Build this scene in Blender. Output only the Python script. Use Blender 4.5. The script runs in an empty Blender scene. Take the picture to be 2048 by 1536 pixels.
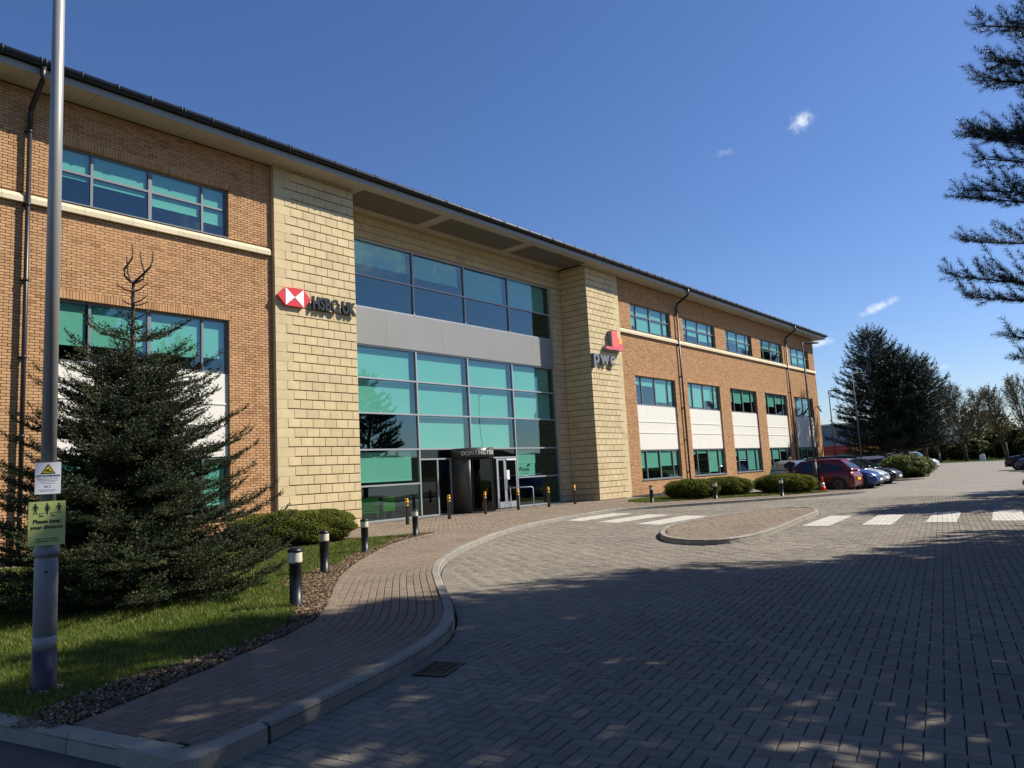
import bpy, math, random
import numpy as np
from mathutils import Vector, Matrix
random.seed(7); RNG = np.random.default_rng(11)
S = bpy.context.scene
COL = S.collection
# ------------------------------------------------------------------ camera, light, sky
CY, CZ = -20.184, 1.551
YAW, PITCH, ROLL = (math.radians(a) for a in (50.537, 7.047, 3.138))
SUN_AZ, SUN_EL = math.radians(130.0), math.radians(43.0)     # azimuth from +Y towards +X
SUN_STRENGTH, SKY_STRENGTH, EXPOSURE = 5.0, 0.062, 0.6
def camera():
    fw = Vector((math.sin(YAW)*math.cos(PITCH), math.cos(YAW)*math.cos(PITCH), math.sin(PITCH)))
    ri = Vector((math.cos(YAW), -math.sin(YAW), 0)); up = ri.cross(fw)
    R = ri*math.cos(ROLL) - up*math.sin(ROLL); U = ri*math.sin(ROLL) + up*math.cos(ROLL)
    cd = bpy.data.cameras.new('camera'); cam = bpy.data.objects.new('camera', cd); COL.objects.link(cam)
    m = Matrix((R, U, -fw)).transposed().to_4x4(); m.translation = (0, CY, CZ)
    cam.matrix_world = m
    cd.sensor_width = 36; cd.lens = 36*1476.0/2048; cd.clip_start = .05; cd.clip_end = 3000
    S.camera = cam
    return np.array(R), np.array(U), np.array(fw)
CR, CU, CF = camera()
CP = np.array([0, CY, CZ])
def project(P):
    d = np.asarray(P, float) - CP; z = d@CF
    z = np.where(np.abs(z) < 1e-6, 1e-6, z)
    return 1024 + 1476*(d@CR)/z, 768 - 1476*(d@CU)/z, z
def in_view(P, mar=60):
    u, v, z = project(P)
    return (z > .3) & (u > -mar) & (u < 2048+mar) & (v > -mar) & (v < 1536+mar)
def sky():
    w = bpy.data.worlds.new('World'); S.world = w; w.use_nodes = True
    N, L = w.node_tree.nodes, w.node_tree.links; N.clear()
    out = N.new('ShaderNodeOutputWorld'); bg = N.new('ShaderNodeBackground')
    st = N.new('ShaderNodeTexSky'); st.sky_type = 'NISHITA'; st.sun_disc = False
    st.sun_elevation = SUN_EL; st.sun_rotation = SUN_AZ
    st.air_density = 1.0; st.dust_density = 0.35; st.ozone_density = 2.2; st.altitude = 50
    tc = N.new('ShaderNodeTexCoord')
    col = st.outputs[0]
    hs = N.new('ShaderNodeHueSaturation'); hs.inputs['Saturation'].default_value = 1.12
    L.new(col, hs.inputs['Color'])
    tn = N.new('ShaderNodeMix'); tn.data_type = 'RGBA'; tn.blend_type = 'MULTIPLY'; tn.inputs[0].default_value = 1; L.new(hs.outputs[0], tn.inputs[6]); tn.inputs[7].default_value = (1, 1.08, 1.36, 1); col = tn.outputs[2]
    # small wisps of cloud, each at its own bearing in the sky
    noise = N.new('ShaderNodeTexNoise'); noise.inputs['Scale'].default_value = 60; noise.inputs['Detail'].default_value = 7
    noise.inputs['Roughness'].default_value = .62; L.new(tc.outputs['Generated'], noise.inputs['Vector'])
    def sep(a, op, b):
        n = N.new('ShaderNodeVectorMath'); n.operation = op; L.new(a, n.inputs[0]); n.inputs[1].default_value = b; return n
    def mth(op, a, b, c=None):
        n = N.new('ShaderNodeMath'); n.operation = op
        for i, x in enumerate((a, b, c)):
            if x is None: continue
            if hasattr(x, 'links'): L.new(x, n.inputs[i])
            else: n.inputs[i].default_value = x
        return n.outputs[0]
    CL = [((.8799,.2544,.4012),.024,.020,0,1.0), ((.9613,.2101,.1785),.040,.0085,.32,.8), ((.9500,.2775,.1432),.026,.007,.1,.8),
          ((.9820,.1612,.0983),.020,.006,.1,.8), ((.8575,.3421,.3844),.02,.010,.2,.3), ((.62,-.55,.56),.22,.09,.1,1.2), ((.55,-.75,.30),.3,.07,0,1.1)]
    for d, ru, rv, tilt, amt in CL:
        d = Vector(d).normalized(); a = Vector((0,0,1)).cross(d).normalized(); b = d.cross(a)
        a2 = a*math.cos(tilt) - b*math.sin(tilt); b2 = a*math.sin(tilt) + b*math.cos(tilt)
        pu = mth('DIVIDE', sep(tc.outputs['Generated'], 'DOT_PRODUCT', a2).outputs['Value'], ru)
        pv = mth('DIVIDE', sep(tc.outputs['Generated'], 'DOT_PRODUCT', b2).outputs['Value'], rv)
        pd = sep(tc.outputs['Generated'], 'DOT_PRODUCT', d).outputs['Value']
        r = mth('SQRT', mth('ADD', mth('MULTIPLY', pu, pu), mth('MULTIPLY', pv, pv)), 0)
        e = mth('SUBTRACT', 1.0, r)
        m = mth('ADD', mth('MULTIPLY', e, .9), mth('SUBTRACT', mth('MULTIPLY', noise.outputs['Fac'], 2.2), 1.22))
        mr = N.new('ShaderNodeMapRange'); mr.interpolation_type = 'SMOOTHSTEP'
        L.new(m, mr.inputs[0]); mr.inputs[1].default_value = 0; mr.inputs[2].default_value = 1.25; mr.inputs[3].default_value = 0; mr.inputs[4].default_value = amt
        edge = N.new('ShaderNodeMapRange'); edge.interpolation_type = 'SMOOTHSTEP'; L.new(e, edge.inputs[0]); edge.inputs[1].default_value = 0; edge.inputs[2].default_value = .5
        f = mth('MULTIPLY', mth('MULTIPLY', mr.outputs[0], edge.outputs[0]), mth('GREATER_THAN', pd, 0)); 
        f = mth('MINIMUM', f, 1.0)
        mx = N.new('ShaderNodeMix'); mx.data_type = 'RGBA'; L.new(f, mx.inputs[0]); L.new(col, mx.inputs[6]); mx.inputs[7].default_value = (10.5, 11.2, 12.0, 1)
        col = mx.outputs[2]
    L.new(col, bg.inputs[0]); bg.inputs[1].default_value = SKY_STRENGTH
    L.new(bg.outputs[0], out.inputs[0])
sky()
sl = bpy.data.lights.new('sun', 'SUN'); sl.energy = SUN_STRENGTH; sl.angle = math.radians(.53); sl.color = (1, .93, .82)
so = bpy.data.objects.new('sun', sl); COL.objects.link(so)
sd = Vector((math.sin(SUN_AZ)*math.cos(SUN_EL), math.cos(SUN_AZ)*math.cos(SUN_EL), math.sin(SUN_EL)))
so.rotation_euler = sd.to_track_quat('Z', 'Y').to_euler(); so.location = (40, -60, 60)
S.view_settings.view_transform = 'Standard'; S.view_settings.look = 'None'; S.view_settings.gamma = 1
S.view_settings.use_curve_mapping = False; S.view_settings.exposure = EXPOSURE
S.cycles.max_bounces = 8; S.cycles.transparent_max_bounces = 12; S.cycles.caustics_reflective = False

# ------------------------------------------------------------------ materials
def newmat(name):
    m = bpy.data.materials.new(name); m.use_nodes = True
    return m, m.node_tree.nodes, m.node_tree.links, m.node_tree.nodes['Principled BSDF']
def ramp(N, stops):
    r = N.new('ShaderNodeValToRGB'); el = r.color_ramp.elements
    while len(el) < len(stops): el.new(.5)
    for e, (p, c) in zip(el, stops): e.position = p; e.color = (*c, 1)
    return r
def pmat(name, col, rough=.6, metal=0, spec=.4, var=0, nscale=0, namp=0, bump=0, bscale=200, stops=None, coat=0, fine=0, fscale=300):
    """plain painted/solid material: tone attribute + object random for piece-to-piece colour, object noise for wear, fine bump"""
    m, N, L, B = newmat(name)
    B.inputs['Roughness'].default_value = rough; B.inputs['Metallic'].default_value = metal
    B.inputs['Specular IOR Level'].default_value = spec
    if coat: B.inputs['Coat Weight'].default_value = coat; B.inputs['Coat Roughness'].default_value = .05
    tc = N.new('ShaderNodeTexCoord'); geo = N.new('ShaderNodeNewGeometry')
    c = None
    if stops or var:
        at = N.new('ShaderNodeAttribute'); at.attribute_name = 'tone'
        oi = N.new('ShaderNodeObjectInfo')
        ad = N.new('ShaderNodeMath'); ad.operation = 'ADD'; L.new(at.outputs['Fac'], ad.inputs[0]); L.new(oi.outputs['Random'], ad.inputs[1])
        fr = N.new('ShaderNodeMath'); fr.operation = 'FRACT'; L.new(ad.outputs[0], fr.inputs[0])
        if not stops:
            lo = tuple(x*(1-var) for x in col); hi = tuple(min(1, x*(1+var)) for x in col); stops = [(0, lo), (1, hi)]
        r = ramp(N, stops); L.new(fr.outputs[0], r.inputs[0]); c = r.outputs[0]
    for sc, amp in ((nscale, namp), (fscale, fine)):
        if not amp: continue
        n = N.new('ShaderNodeTexNoise'); n.inputs['Scale'].default_value = sc; n.inputs['Detail'].default_value = 5; L.new(geo.outputs['Position'], n.inputs['Vector'])
        mr = N.new('ShaderNodeMapRange'); L.new(n.outputs['Fac'], mr.inputs[0]); mr.inputs[1].default_value = .25; mr.inputs[2].default_value = .75
        mr.inputs[3].default_value = 1-amp; mr.inputs[4].default_value = 1+amp
        mx = N.new('ShaderNodeMix'); mx.data_type = 'RGBA'; mx.blend_type = 'MULTIPLY'; mx.inputs[0].default_value = 1
        if c is None: mx.inputs[6].default_value = (*col, 1)
        else: L.new(c, mx.inputs[6])
        L.new(mr.outputs[0], mx.inputs[7]); c = mx.outputs[2]
    if c is None: B.inputs['Base Color'].default_value = (*col, 1)
    else: L.new(c, B.inputs['Base Color'])
    if bump:
        n = N.new('ShaderNodeTexNoise'); n.inputs['Scale'].default_value = bscale; n.inputs['Detail'].default_value = 6; L.new(geo.outputs['Position'], n.inputs['Vector'])
        b = N.new('ShaderNodeBump'); b.inputs['Strength'].default_value = bump; b.inputs['Distance'].default_value = .01
        L.new(n.outputs['Fac'], b.inputs['Height']); L.new(b.outputs[0], B.inputs['Normal'])
    return m
def glassmat(name, tint, refl, f0=.12):
    m, N, L, B = newmat(name); out = N['Material Output']; N.remove(B)
    t = N.new('ShaderNodeBsdfTransparent'); t.inputs[0].default_value = (*tint, 1)
    g = N.new('ShaderNodeBsdfGlossy'); g.inputs['Roughness'].default_value = 0; g.inputs[0].default_value = (*refl, 1)
    lw = N.new('ShaderNodeLayerWeight'); lw.inputs[0].default_value = .5; pw_ = N.new('ShaderNodeMath'); pw_.operation = 'POWER'; L.new(lw.outputs['Facing'], pw_.inputs[0]); pw_.inputs[1].default_value = 4
    mr = N.new('ShaderNodeMapRange'); L.new(pw_.outputs[0], mr.inputs[0]); mr.inputs[3].default_value = f0; mr.inputs[4].default_value = 1
    mx = N.new('ShaderNodeMixShader'); L.new(mr.outputs[0], mx.inputs[0]); L.new(t.outputs[0], mx.inputs[1]); L.new(g.outputs[0], mx.inputs[2])
    # panes are never perfectly flat: a slow ripple in the reflection
    geo = N.new('ShaderNodeNewGeometry'); n = N.new('ShaderNodeTexNoise'); n.inputs['Scale'].default_value = .55; n.inputs['Detail'].default_value = 1
    L.new(geo.outputs['Position'], n.inputs['Vector']); b = N.new('ShaderNodeBump'); b.inputs['Strength'].default_value = .2; b.inputs['Distance'].default_value = .03
    L.new(n.outputs['Fac'], b.inputs['Height']); L.new(b.outputs[0], g.inputs['Normal'])
    L.new(mx.outputs[0], out.inputs[0]); return m
def leafmat(name, stops, rough=.55, trans=.25):
    m = pmat(name, (0,0,0), rough=rough, spec=.3, stops=stops)
    N, L = m.node_tree.nodes, m.node_tree.links; B = N['Principled BSDF']; out = N['Material Output']
    if trans:
        t = N.new('ShaderNodeBsdfTranslucent'); src = B.inputs['Base Color'].links[0].from_socket; L.new(src, t.inputs[0])
        mx = N.new('ShaderNodeMixShader'); mx.inputs[0].default_value = trans; L.new(B.outputs[0], mx.inputs[1]); L.new(t.outputs[0], mx.inputs[2]); L.new(mx.outputs[0], out.inputs[0])
    return m
M = {}
M['brick'] = pmat('brick', (0,0,0), rough=.85, spec=.15, stops=[(0,(.40,.225,.11)),(.3,(.46,.27,.135)),(.7,(.52,.31,.155)),(.93,(.50,.285,.15)),(1,(.33,.17,.085))], nscale=3, namp=.10, fine=.12, fscale=90, bump=.3, bscale=150)
M['mortar'] = pmat('mortar', (.17,.075,.035), rough=.95, spec=.1, nscale=8, namp=.15)
M['blue_brick'] = pmat('blue_brick', (.045,.05,.065), rough=.6, var=.3)
M['stone'] = pmat('stone', (0,0,0), rough=.8, spec=.2, stops=[(0,(.52,.42,.245)),(.5,(.60,.49,.285)),(1,(.56,.455,.275))], nscale=2.2, namp=.10, fine=.08, fscale=60, bump=.25, bscale=90)
M['stone_joint'] = pmat('stone_joint', (.16,.11,.055), rough=.95, spec=.1)
M['cast_stone'] = pmat('cast_stone', (0,0,0), rough=.75, spec=.2, stops=[(0,(.58,.50,.34)),(1,(.66,.57,.39))], nscale=4, namp=.08, bump=.1)
M['frame'] = pmat('window_frame_grey', (.17,.185,.20), rough=.45, spec=.4)
M['frame_light'] = pmat('mullion_silver_grey', (.36,.38,.40), rough=.4, metal=.3, spec=.5)
M['panel_white'] = pmat('white_cladding', (.72,.70,.62), rough=.5, spec=.3, nscale=1.4, namp=.035)
M['spandrel'] = pmat('spandrel_grey', (.245,.25,.24), rough=.4, spec=.4, nscale=.8, namp=.04, var=.02)
M['soffit'] = pmat('soffit_panel', (.40,.37,.31), rough=.55, spec=.3, nscale=1.1, namp=.05)
M['vent'] = pmat('soffit_vent', (.17,.155,.125), rough=.7)
M['fascia'] = pmat('fascia_grey', (.30,.30,.29), rough=.45)
M['gutter'] = pmat('gutter_black', (.018,.022,.028), rough=.5, spec=.3, nscale=2, namp=.2)
M['pipe'] = pmat('downpipe_dark', (.016,.016,.018), rough=.4, spec=.5)
M['roof'] = pmat('roof_sheet', (.08,.085,.09), rough=.5)
M['glass'] = glassmat('tinted_glass', (.40,.735,.65), (.62,.86,.90), .16)
M['glass_cw'] = glassmat('curtain_wall_glass', (.40,.735,.655), (.60,.86,.90), .17)
M['glass_dark'] = glassmat('door_glass', (.16,.20,.19), (.8,.9,.9), .06)
M['blind'] = pmat('blind_fabric', (.78,.79,.74), rough=.8, spec=.1, nscale=.9, namp=.04)
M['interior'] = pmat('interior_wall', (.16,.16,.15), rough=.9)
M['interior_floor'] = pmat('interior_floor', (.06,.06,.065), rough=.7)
M['anthracite'] = pmat('anthracite_metal', (.075,.073,.07), rough=.38, metal=.35, spec=.5)
M['silver_letter'] = pmat('silver_lettering', (.62,.62,.60), rough=.35, metal=.2)
M['chrome'] = pmat('brushed_steel', (.55,.55,.54), rough=.28, metal=1)
M['steel_dark'] = pmat('stainless_bollard', (.22,.22,.23), rough=.32, metal=1)
M['black'] = pmat('black_paint', (.008,.009,.011), rough=.4, spec=.35, nscale=3, namp=.3)
M['black_matt'] = pmat('black_plastic', (.012,.012,.013), rough=.7)
M['reflector'] = pmat('gold_reflective_band', (.55,.30,.03), rough=.35, metal=.4)
M['lens'] = pmat('bollard_diffuser', (.62,.60,.48), rough=.3, spec=.5, coat=.4)
M['paver'] = pmat('road_paver', (0,0,0), rough=.88, spec=.2, stops=[(0,(.182,.162,.132)),(.5,(.212,.190,.154)),(.85,(.234,.204,.164)),(1,(.187,.152,.122))], nscale=.45, namp=.17, fine=.28, fscale=130, bump=.5, bscale=160)
M['path_paver'] = pmat('path_paver', (0,0,0), rough=.88, spec=.2, stops=[(0,(.178,.138,.102)),(.5,(.212,.168,.125)),(1,(.195,.145,.105))], nscale=.7, namp=.13, fine=.22, fscale=130, bump=.45, bscale=160)
M['white_paint'] = pmat('road_marking', (.50,.475,.41), rough=.85, var=.07, nscale=1.6, namp=.16, fine=.16, fscale=60, bump=.3)
M['sand'] = pmat('jointing_sand', (.020,.017,.014), rough=.95, spec=.05)
M['kerb'] = pmat('kerb_concrete', (0,0,0), rough=.85, spec=.2, stops=[(0,(.225,.21,.18)),(1,(.29,.27,.225))], nscale=3, namp=.16, fine=.2, fscale=70, bump=.5, bscale=90)
M['asphalt'] = pmat('asphalt', (.075,.075,.08), rough=.9, nscale=1, namp=.12, fine=.5, fscale=110, bump=.8, bscale=110)
M['soil'] = pmat('soil', (.085,.058,.036), rough=.95, spec=.1, nscale=5, namp=.3, fine=.4, fscale=60, bump=1, bscale=60)
M['bark'] = pmat('bark_chip', (0,0,0), rough=.9, spec=.1, stops=[(0,(.085,.055,.034)),(.5,(.19,.13,.078)),(.85,(.29,.21,.13)),(1,(.44,.36,.25))])
M['lawn'] = pmat('lawn_turf', (.050,.075,.012), rough=.95, spec=.05, nscale=2.5, namp=.3, fine=.3, fscale=40)
M['grass'] = leafmat('grass_blade', [(0,(.07,.105,.012)),(.5,(.125,.165,.022)),(.85,(.18,.205,.035)),(1,(.28,.26,.09))], trans=.35)
M['fir'] = leafmat('fir_needle', [(0,(.016,.028,.012)),(.5,(.030,.044,.016)),(.85,(.052,.066,.022)),(1,(.085,.088,.03))], rough=.6, trans=.1)
M['pine'] = leafmat('pine_needle', [(0,(.012,.026,.020)),(.5,(.022,.040,.028)),(.9,(.035,.055,.032)),(1,(.06,.075,.03))], rough=.5, trans=.12)
M['box'] = leafmat('box_leaf', [(0,(.045,.060,.006)),(.5,(.110,.130,.012)),(.85,(.17,.185,.018)),(1,(.25,.25,.035))], rough=.8, trans=.35)
M['laurel'] = leafmat('laurel_leaf', [(0,(.05,.08,.012)),(.5,(.11,.14,.025)),(1,(.20,.22,.05))], trans=.25)
M['shoot'] = leafmat('spring_leaf', [(0,(.07,.075,.018)),(.5,(.115,.12,.026)),(1,(.17,.165,.045))], trans=.35)
M['wood'] = leafmat('winter_wood', [(0,(.045,.042,.024)),(.5,(.075,.068,.036)),(1,(.11,.105,.045))], rough=.9, trans=.2)
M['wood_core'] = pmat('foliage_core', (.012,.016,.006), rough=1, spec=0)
M['bark_tree'] = pmat('tree_bark', (.10,.075,.055), rough=.9, spec=.1, nscale=9, namp=.35, bump=.8, bscale=40)
M['twig'] = pmat('bare_twig', (0,0,0), rough=.9, spec=.1, stops=[(0,(.09,.068,.045)),(.6,(.14,.11,.07)),(1,(.19,.155,.095))])
M['lamp_grey'] = pmat('lamp_column_grey', (.33,.325,.31), rough=.38, metal=.25, spec=.5, nscale=2, namp=.06)
M['lamp_far'] = pmat('lamp_column_dark', (.075,.075,.075), rough=.6)
M['lamp_base'] = pmat('lamp_base_grey', (.245,.245,.26), rough=.5, nscale=2, namp=.08)
M['lamp_foot'] = pmat('lamp_foot_paint', (.035,.033,.055), rough=.45, spec=.4, nscale=6, namp=.2)
M['sign_white'] = pmat('sign_white', (.74,.76,.80), rough=.3, spec=.5)
M['sign_green'] = pmat('sign_pale_green', (.52,.60,.20), rough=.22, spec=.5)
M['sign_yellow'] = pmat('sign_yellow', (.80,.55,.01), rough=.4)
M['ink'] = pmat('sign_ink', (.012,.012,.014), rough=.5)
M['ink_grey'] = pmat('sign_small_print', (.20,.21,.24), rough=.5)
M['red'] = pmat('sign_red', (.62,.035,.045), rough=.35)
M['white'] = pmat('sign_face_white', (.82,.82,.82), rough=.35)
M['letter_dark'] = pmat('letter_dark_grey', (.022,.026,.030), rough=.35)
M['letter_side'] = pmat('letter_return', (.07,.075,.08), rough=.5)
M['letter_grey'] = pmat('letter_mid_grey', (.20,.205,.22), rough=.35, metal=.3)
M['logo_side'] = pmat('logo_return', (.25,.26,.27), rough=.5)
M['logo_red'] = pmat('logo_red', (.78,.16,.12), rough=.35)
M['logo_rose'] = pmat('logo_rose', (.70,.12,.17), rough=.35)
M['logo_orange'] = pmat('logo_orange', (.86,.43,.07), rough=.35)
M['green_screen'] = pmat('lime_panel', (.20,.62,.02), rough=.6)
M['tyre'] = pmat('tyre', (.015,.015,.016), rough=.8)
M['rim'] = pmat('alloy_rim', (.35,.35,.36), rough=.35, metal=.8)
M['rim_dark'] = pmat('dark_rim', (.08,.08,.085), rough=.4, metal=.6)
M['carglass'] = pmat('car_window', (.012,.016,.02), rough=.05, spec=.7)
M['headlight'] = pmat('headlight', (.75,.77,.8), rough=.1, spec=.8, coat=1)
M['taillight'] = pmat('tail_light', (.45,.01,.012), rough=.15, spec=.7, coat=1)
M['plate'] = pmat('number_plate', (.7,.7,.66), rough=.5)
M['cone_red'] = pmat('cone_orange_red', (.75,.06,.02), rough=.5)
M['terracotta'] = pmat('grey_cladding', (.22,.25,.29), rough=.5, nscale=.3, namp=.05)
M['far_brick'] = pmat('far_brick', (.20,.15,.115), rough=.9)
M['skin'] = pmat('skin', (.45,.27,.19), rough=.6); M['hair'] = pmat('hair', (.30,.24,.18), rough=.8)
M['coat'] = pmat('dark_clothing', (.010,.011,.014), rough=.9)
M['iron'] = pmat('cast_iron', (.03,.026,.024), rough=.6, metal=.4, nscale=20, namp=.3)
M['pit'] = pmat('drain_pit', (.004,.004,.004), rough=1, spec=0)
M['hill'] = pmat('wooded_hill', (.05,.055,.035), rough=1, spec=0, nscale=.06, namp=.4)
def far_road():
    m, N, L, B = newmat('road_surface'); B.inputs['Roughness'].default_value = .9
    geo = N.new('ShaderNodeNewGeometry'); mp = N.new('ShaderNodeMapping'); L.new(geo.outputs['Position'], mp.inputs[0]); mp.inputs['Rotation'].default_value = (0,0,math.radians(-9.7))
    bt = N.new('ShaderNodeTexBrick'); L.new(mp.outputs[0], bt.inputs[0]); bt.inputs['Scale'].default_value = 1
    bt.inputs['Brick Width'].default_value = .2; bt.inputs['Row Height'].default_value = .1; bt.inputs['Mortar Size'].default_value = .004
    bt.inputs['Color1'].default_value = (.20,.179,.146,1); bt.inputs['Color2'].default_value = (.23,.204,.166,1); bt.inputs['Mortar'].default_value = (.05,.045,.04,1)
    n = N.new('ShaderNodeTexNoise'); n.inputs['Scale'].default_value = .5; n.inputs['Detail'].default_value = 5; L.new(geo.outputs['Position'], n.inputs['Vector'])
    mr = N.new('ShaderNodeMapRange'); L.new(n.outputs['Fac'], mr.inputs[0]); mr.inputs[1].default_value=.25; mr.inputs[2].default_value=.75; mr.inputs[3].default_value=.87; mr.inputs[4].default_value=1.13
    mx = N.new('ShaderNodeMix'); mx.data_type='RGBA'; mx.blend_type='MULTIPLY'; mx.inputs[0].default_value=1; L.new(bt.outputs[0], mx.inputs[6]); L.new(mr.outputs[0], mx.inputs[7])
    L.new(mx.outputs[2], B.inputs['Base Color']); return m
M['road_far'] = far_road()

# ------------------------------------------------------------------ object helpers
def link(o, parent=None):
    COL.objects.link(o)
    if parent is not None:
        o.parent = parent
    return o
def tag(o, label=None, cat=None, group=None, kind=None):
    if label: o['label'] = label
    if cat: o['category'] = cat
    if group: o['group'] = group
    if kind: o['kind'] = kind
    return o
def thing(name, label, cat, loc=(0,0,0), rz=0, group=None):
    o = bpy.data.objects.new(name, None); o.empty_display_size = .3; COL.objects.link(o)
    o.location = loc; o.rotation_euler = (0,0,rz); return tag(o, label, cat, group)
def mesh_np(name, V, F, mat, parent=None, tone=None, kind=None, smooth=False, mats=None, mi=None):
    """V (n,3), F (m,k) arrays -> one object"""
    V = np.ascontiguousarray(V, np.float32); F = np.ascontiguousarray(F, np.int32); k = F.shape[1]
    me = bpy.data.meshes.new(name); me.vertices.add(len(V)); me.vertices.foreach_set('co', V.ravel())
    me.loops.add(F.size); me.loops.foreach_set('vertex_index', F.ravel())
    me.polygons.add(len(F)); me.polygons.foreach_set('loop_start', np.arange(0, F.size, k, dtype=np.int32))
    try: me.polygons.foreach_set('loop_total', np.full(len(F), k, np.int32))
    except Exception: pass
    for m in (mats or [mat]): me.materials.append(m)
    if mi is not None: me.polygons.foreach_set('material_index', np.asarray(mi, np.int32))
    me.polygons.foreach_set('use_smooth', np.full(len(F), bool(smooth)))
    me.update(calc_edges=True)
    if tone is not None:
        a = me.attributes.new('tone', 'FLOAT', 'FACE'); a.data.foreach_set('value', np.asarray(tone, np.float32))
    o = bpy.data.objects.new(name, me); link(o, parent)
    if kind: o['kind'] = kind
    return o
class MB:
    """mesh builder collecting boxes, tubes, lathes, prisms into one mesh"""
    def __init__(s): s.v = []; s.f = []; s.m = []; s.cur = 0; s.sm = []; s.t = []; s.tone = 0
    def mat(s, i): s.cur = i; return s
    def face(s, idx, sm=False): s.f.append(tuple(idx)); s.m.append(s.cur); s.sm.append(sm); s.t.append(s.tone)
    def add(s, verts): b = len(s.v); s.v.extend([tuple(map(float, p)) for p in verts]); return b
    def box(s, x0, x1, y0, y1, z0, z1, ch=0):
        if ch:
            c = ch; b = s.add([(x,y,z) for z in (z0, z1-c) for (x,y) in ((x0,y0),(x1,y0),(x1,y1),(x0,y1))] + [(x,y,z1) for (x,y) in ((x0+c,y0+c),(x1-c,y0+c),(x1-c,y1-c),(x0+c,y1-c))])
            s.face((b+3,b+2,b+1,b)); s.face((b+8,b+9,b+10,b+11))
            for l in (0,4):
                for i in range(4): j=(i+1)%4; s.face((b+l+i,b+l+j,b+l+4+j,b+l+4+i))
            return s
        b = s.add([(x,y,z) for z in (z0,z1) for (x,y) in ((x0,y0),(x1,y0),(x1,y1),(x0,y1))])
        for q in ((3,2,1,0),(4,5,6,7),(0,1,5,4),(1,2,6,5),(2,3,7,6),(3,0,4,7)): s.face([b+i for i in q])
        return s
    def tube(s, pts, rad, n=8, cap=True, sm=True):
        pts = [Vector(p) for p in pts]; rad = rad if hasattr(rad, '__len__') else [rad]*len(pts); rings = []
        for i, p in enumerate(pts):
            t = (pts[min(i+1,len(pts)-1)] - pts[max(i-1,0)]).normalized()
            a = t.cross(Vector((0,0,1)) if abs(t.z) < .95 else Vector((1,0,0))).normalized(); b_ = t.cross(a)
            rings.append(s.add([p + (a*math.cos(2*math.pi*k/n) + b_*math.sin(2*math.pi*k/n))*rad[i] for k in range(n)]))
        for r0, r1 in zip(rings, rings[1:]):
            for k in range(n): s.face((r0+k, r1+k, r1+(k+1)%n, r0+(k+1)%n), sm)
        if cap: s.face([rings[0]+k for k in range(n)]); s.face([rings[-1]+k for k in reversed(range(n))])
        return s
    def lathe(s, prof, c=(0,0,0), n=16, sm=True):
        rings = [s.add([(c[0]+r*math.cos(2*math.pi*k/n), c[1]+r*math.sin(2*math.pi*k/n), c[2]+z) for k in range(n)]) for r, z in prof]
        for r0, r1 in zip(rings, rings[1:]):
            for k in range(n): s.face((r0+k, r0+(k+1)%n, r1+(k+1)%n, r1+k), sm)
        s.face([rings[0]+k for k in reversed(range(n))]); s.face([rings[-1]+k for k in range(n)])
        return s
    def prism(s, poly, z0, z1, frame=None):
        """poly (x,y) extruded z0..z1; frame maps (x,y,z)->world"""
        fr = frame or (lambda x,y,z: (x,y,z)); n = len(poly)
        a = sum(poly[i][0]*poly[(i+1)%n][1]-poly[(i+1)%n][0]*poly[i][1] for i in range(n))
        if a < 0: poly = poly[::-1]
        b = s.add([fr(x,y,z0) for x,y in poly] + [fr(x,y,z1) for x,y in poly])
        s.face([b+i for i in reversed(range(n))]); s.face([b+n+i for i in range(n)])
        for i in range(n): j=(i+1)%n; s.face((b+i,b+j,b+n+j,b+n+i))
        return s
    def build(s, name, mats, parent=None, kind=None):
        me = bpy.data.meshes.new(name); me.from_pydata(s.v, [], s.f)
        for m in (mats if isinstance(mats, (list,tuple)) else [mats]): me.materials.append(m)
        me.polygons.foreach_set('material_index', s.m); me.polygons.foreach_set('use_smooth', s.sm)
        a = me.attributes.new('tone', 'FLOAT', 'FACE'); a.data.foreach_set('value', np.asarray(s.t, np.float32))
        me.update(); o = bpy.data.objects.new(name, me); link(o, parent)
        if kind: o['kind'] = kind
        return o
def copy_tree(o, parent=None):
    c = o.copy(); COL.objects.link(c)
    if parent is not None: c.parent = parent
    for ch in list(o.children): copy_tree(ch, c)
    return c
def inside(P, poly):
    """vectorised point in polygon"""
    x, y = P[:,0], P[:,1]; r = np.zeros(len(P), bool); n = len(poly)
    for i in range(n):
        x0, y0 = poly[i]; x1, y1 = poly[(i+1)%n]
        if y0 == y1: continue
        c = ((y0 > y) != (y1 > y)) & (x < (x1-x0)*(y-y0)/(y1-y0) + x0); r ^= c
    return r
def sheet(name, poly, z, mat, parent=None, kind='structure'):
    from mathutils.geometry import tessellate_polygon
    tri = tessellate_polygon([[Vector((x,y,0)) for x,y in poly]])
    V = [(x,y,z) for x,y in poly]; F = []
    for t in tri:
        a,b,c = [Vector(V[i]) for i in t]
        F.append(t if (b-a).cross(c-a).z > 0 else t[::-1])
    return mesh_np(name, V, F, mat, parent, kind=kind)
def smooth_line(pts, step=.1, it=2):
    P = np.array(pts, float)
    for _ in range(it):
        Q = [P[0]]
        for a, b in zip(P, P[1:]): Q += [a*.75+b*.25, a*.25+b*.75]
        Q.append(P[-1]); P = np.array(Q)
    d = np.r_[0, np.cumsum(np.linalg.norm(np.diff(P, axis=0), axis=1))]
    s = np.arange(0, d[-1], step); return np.c_[np.interp(s, d, P[:,0]), np.interp(s, d, P[:,1])]
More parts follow.
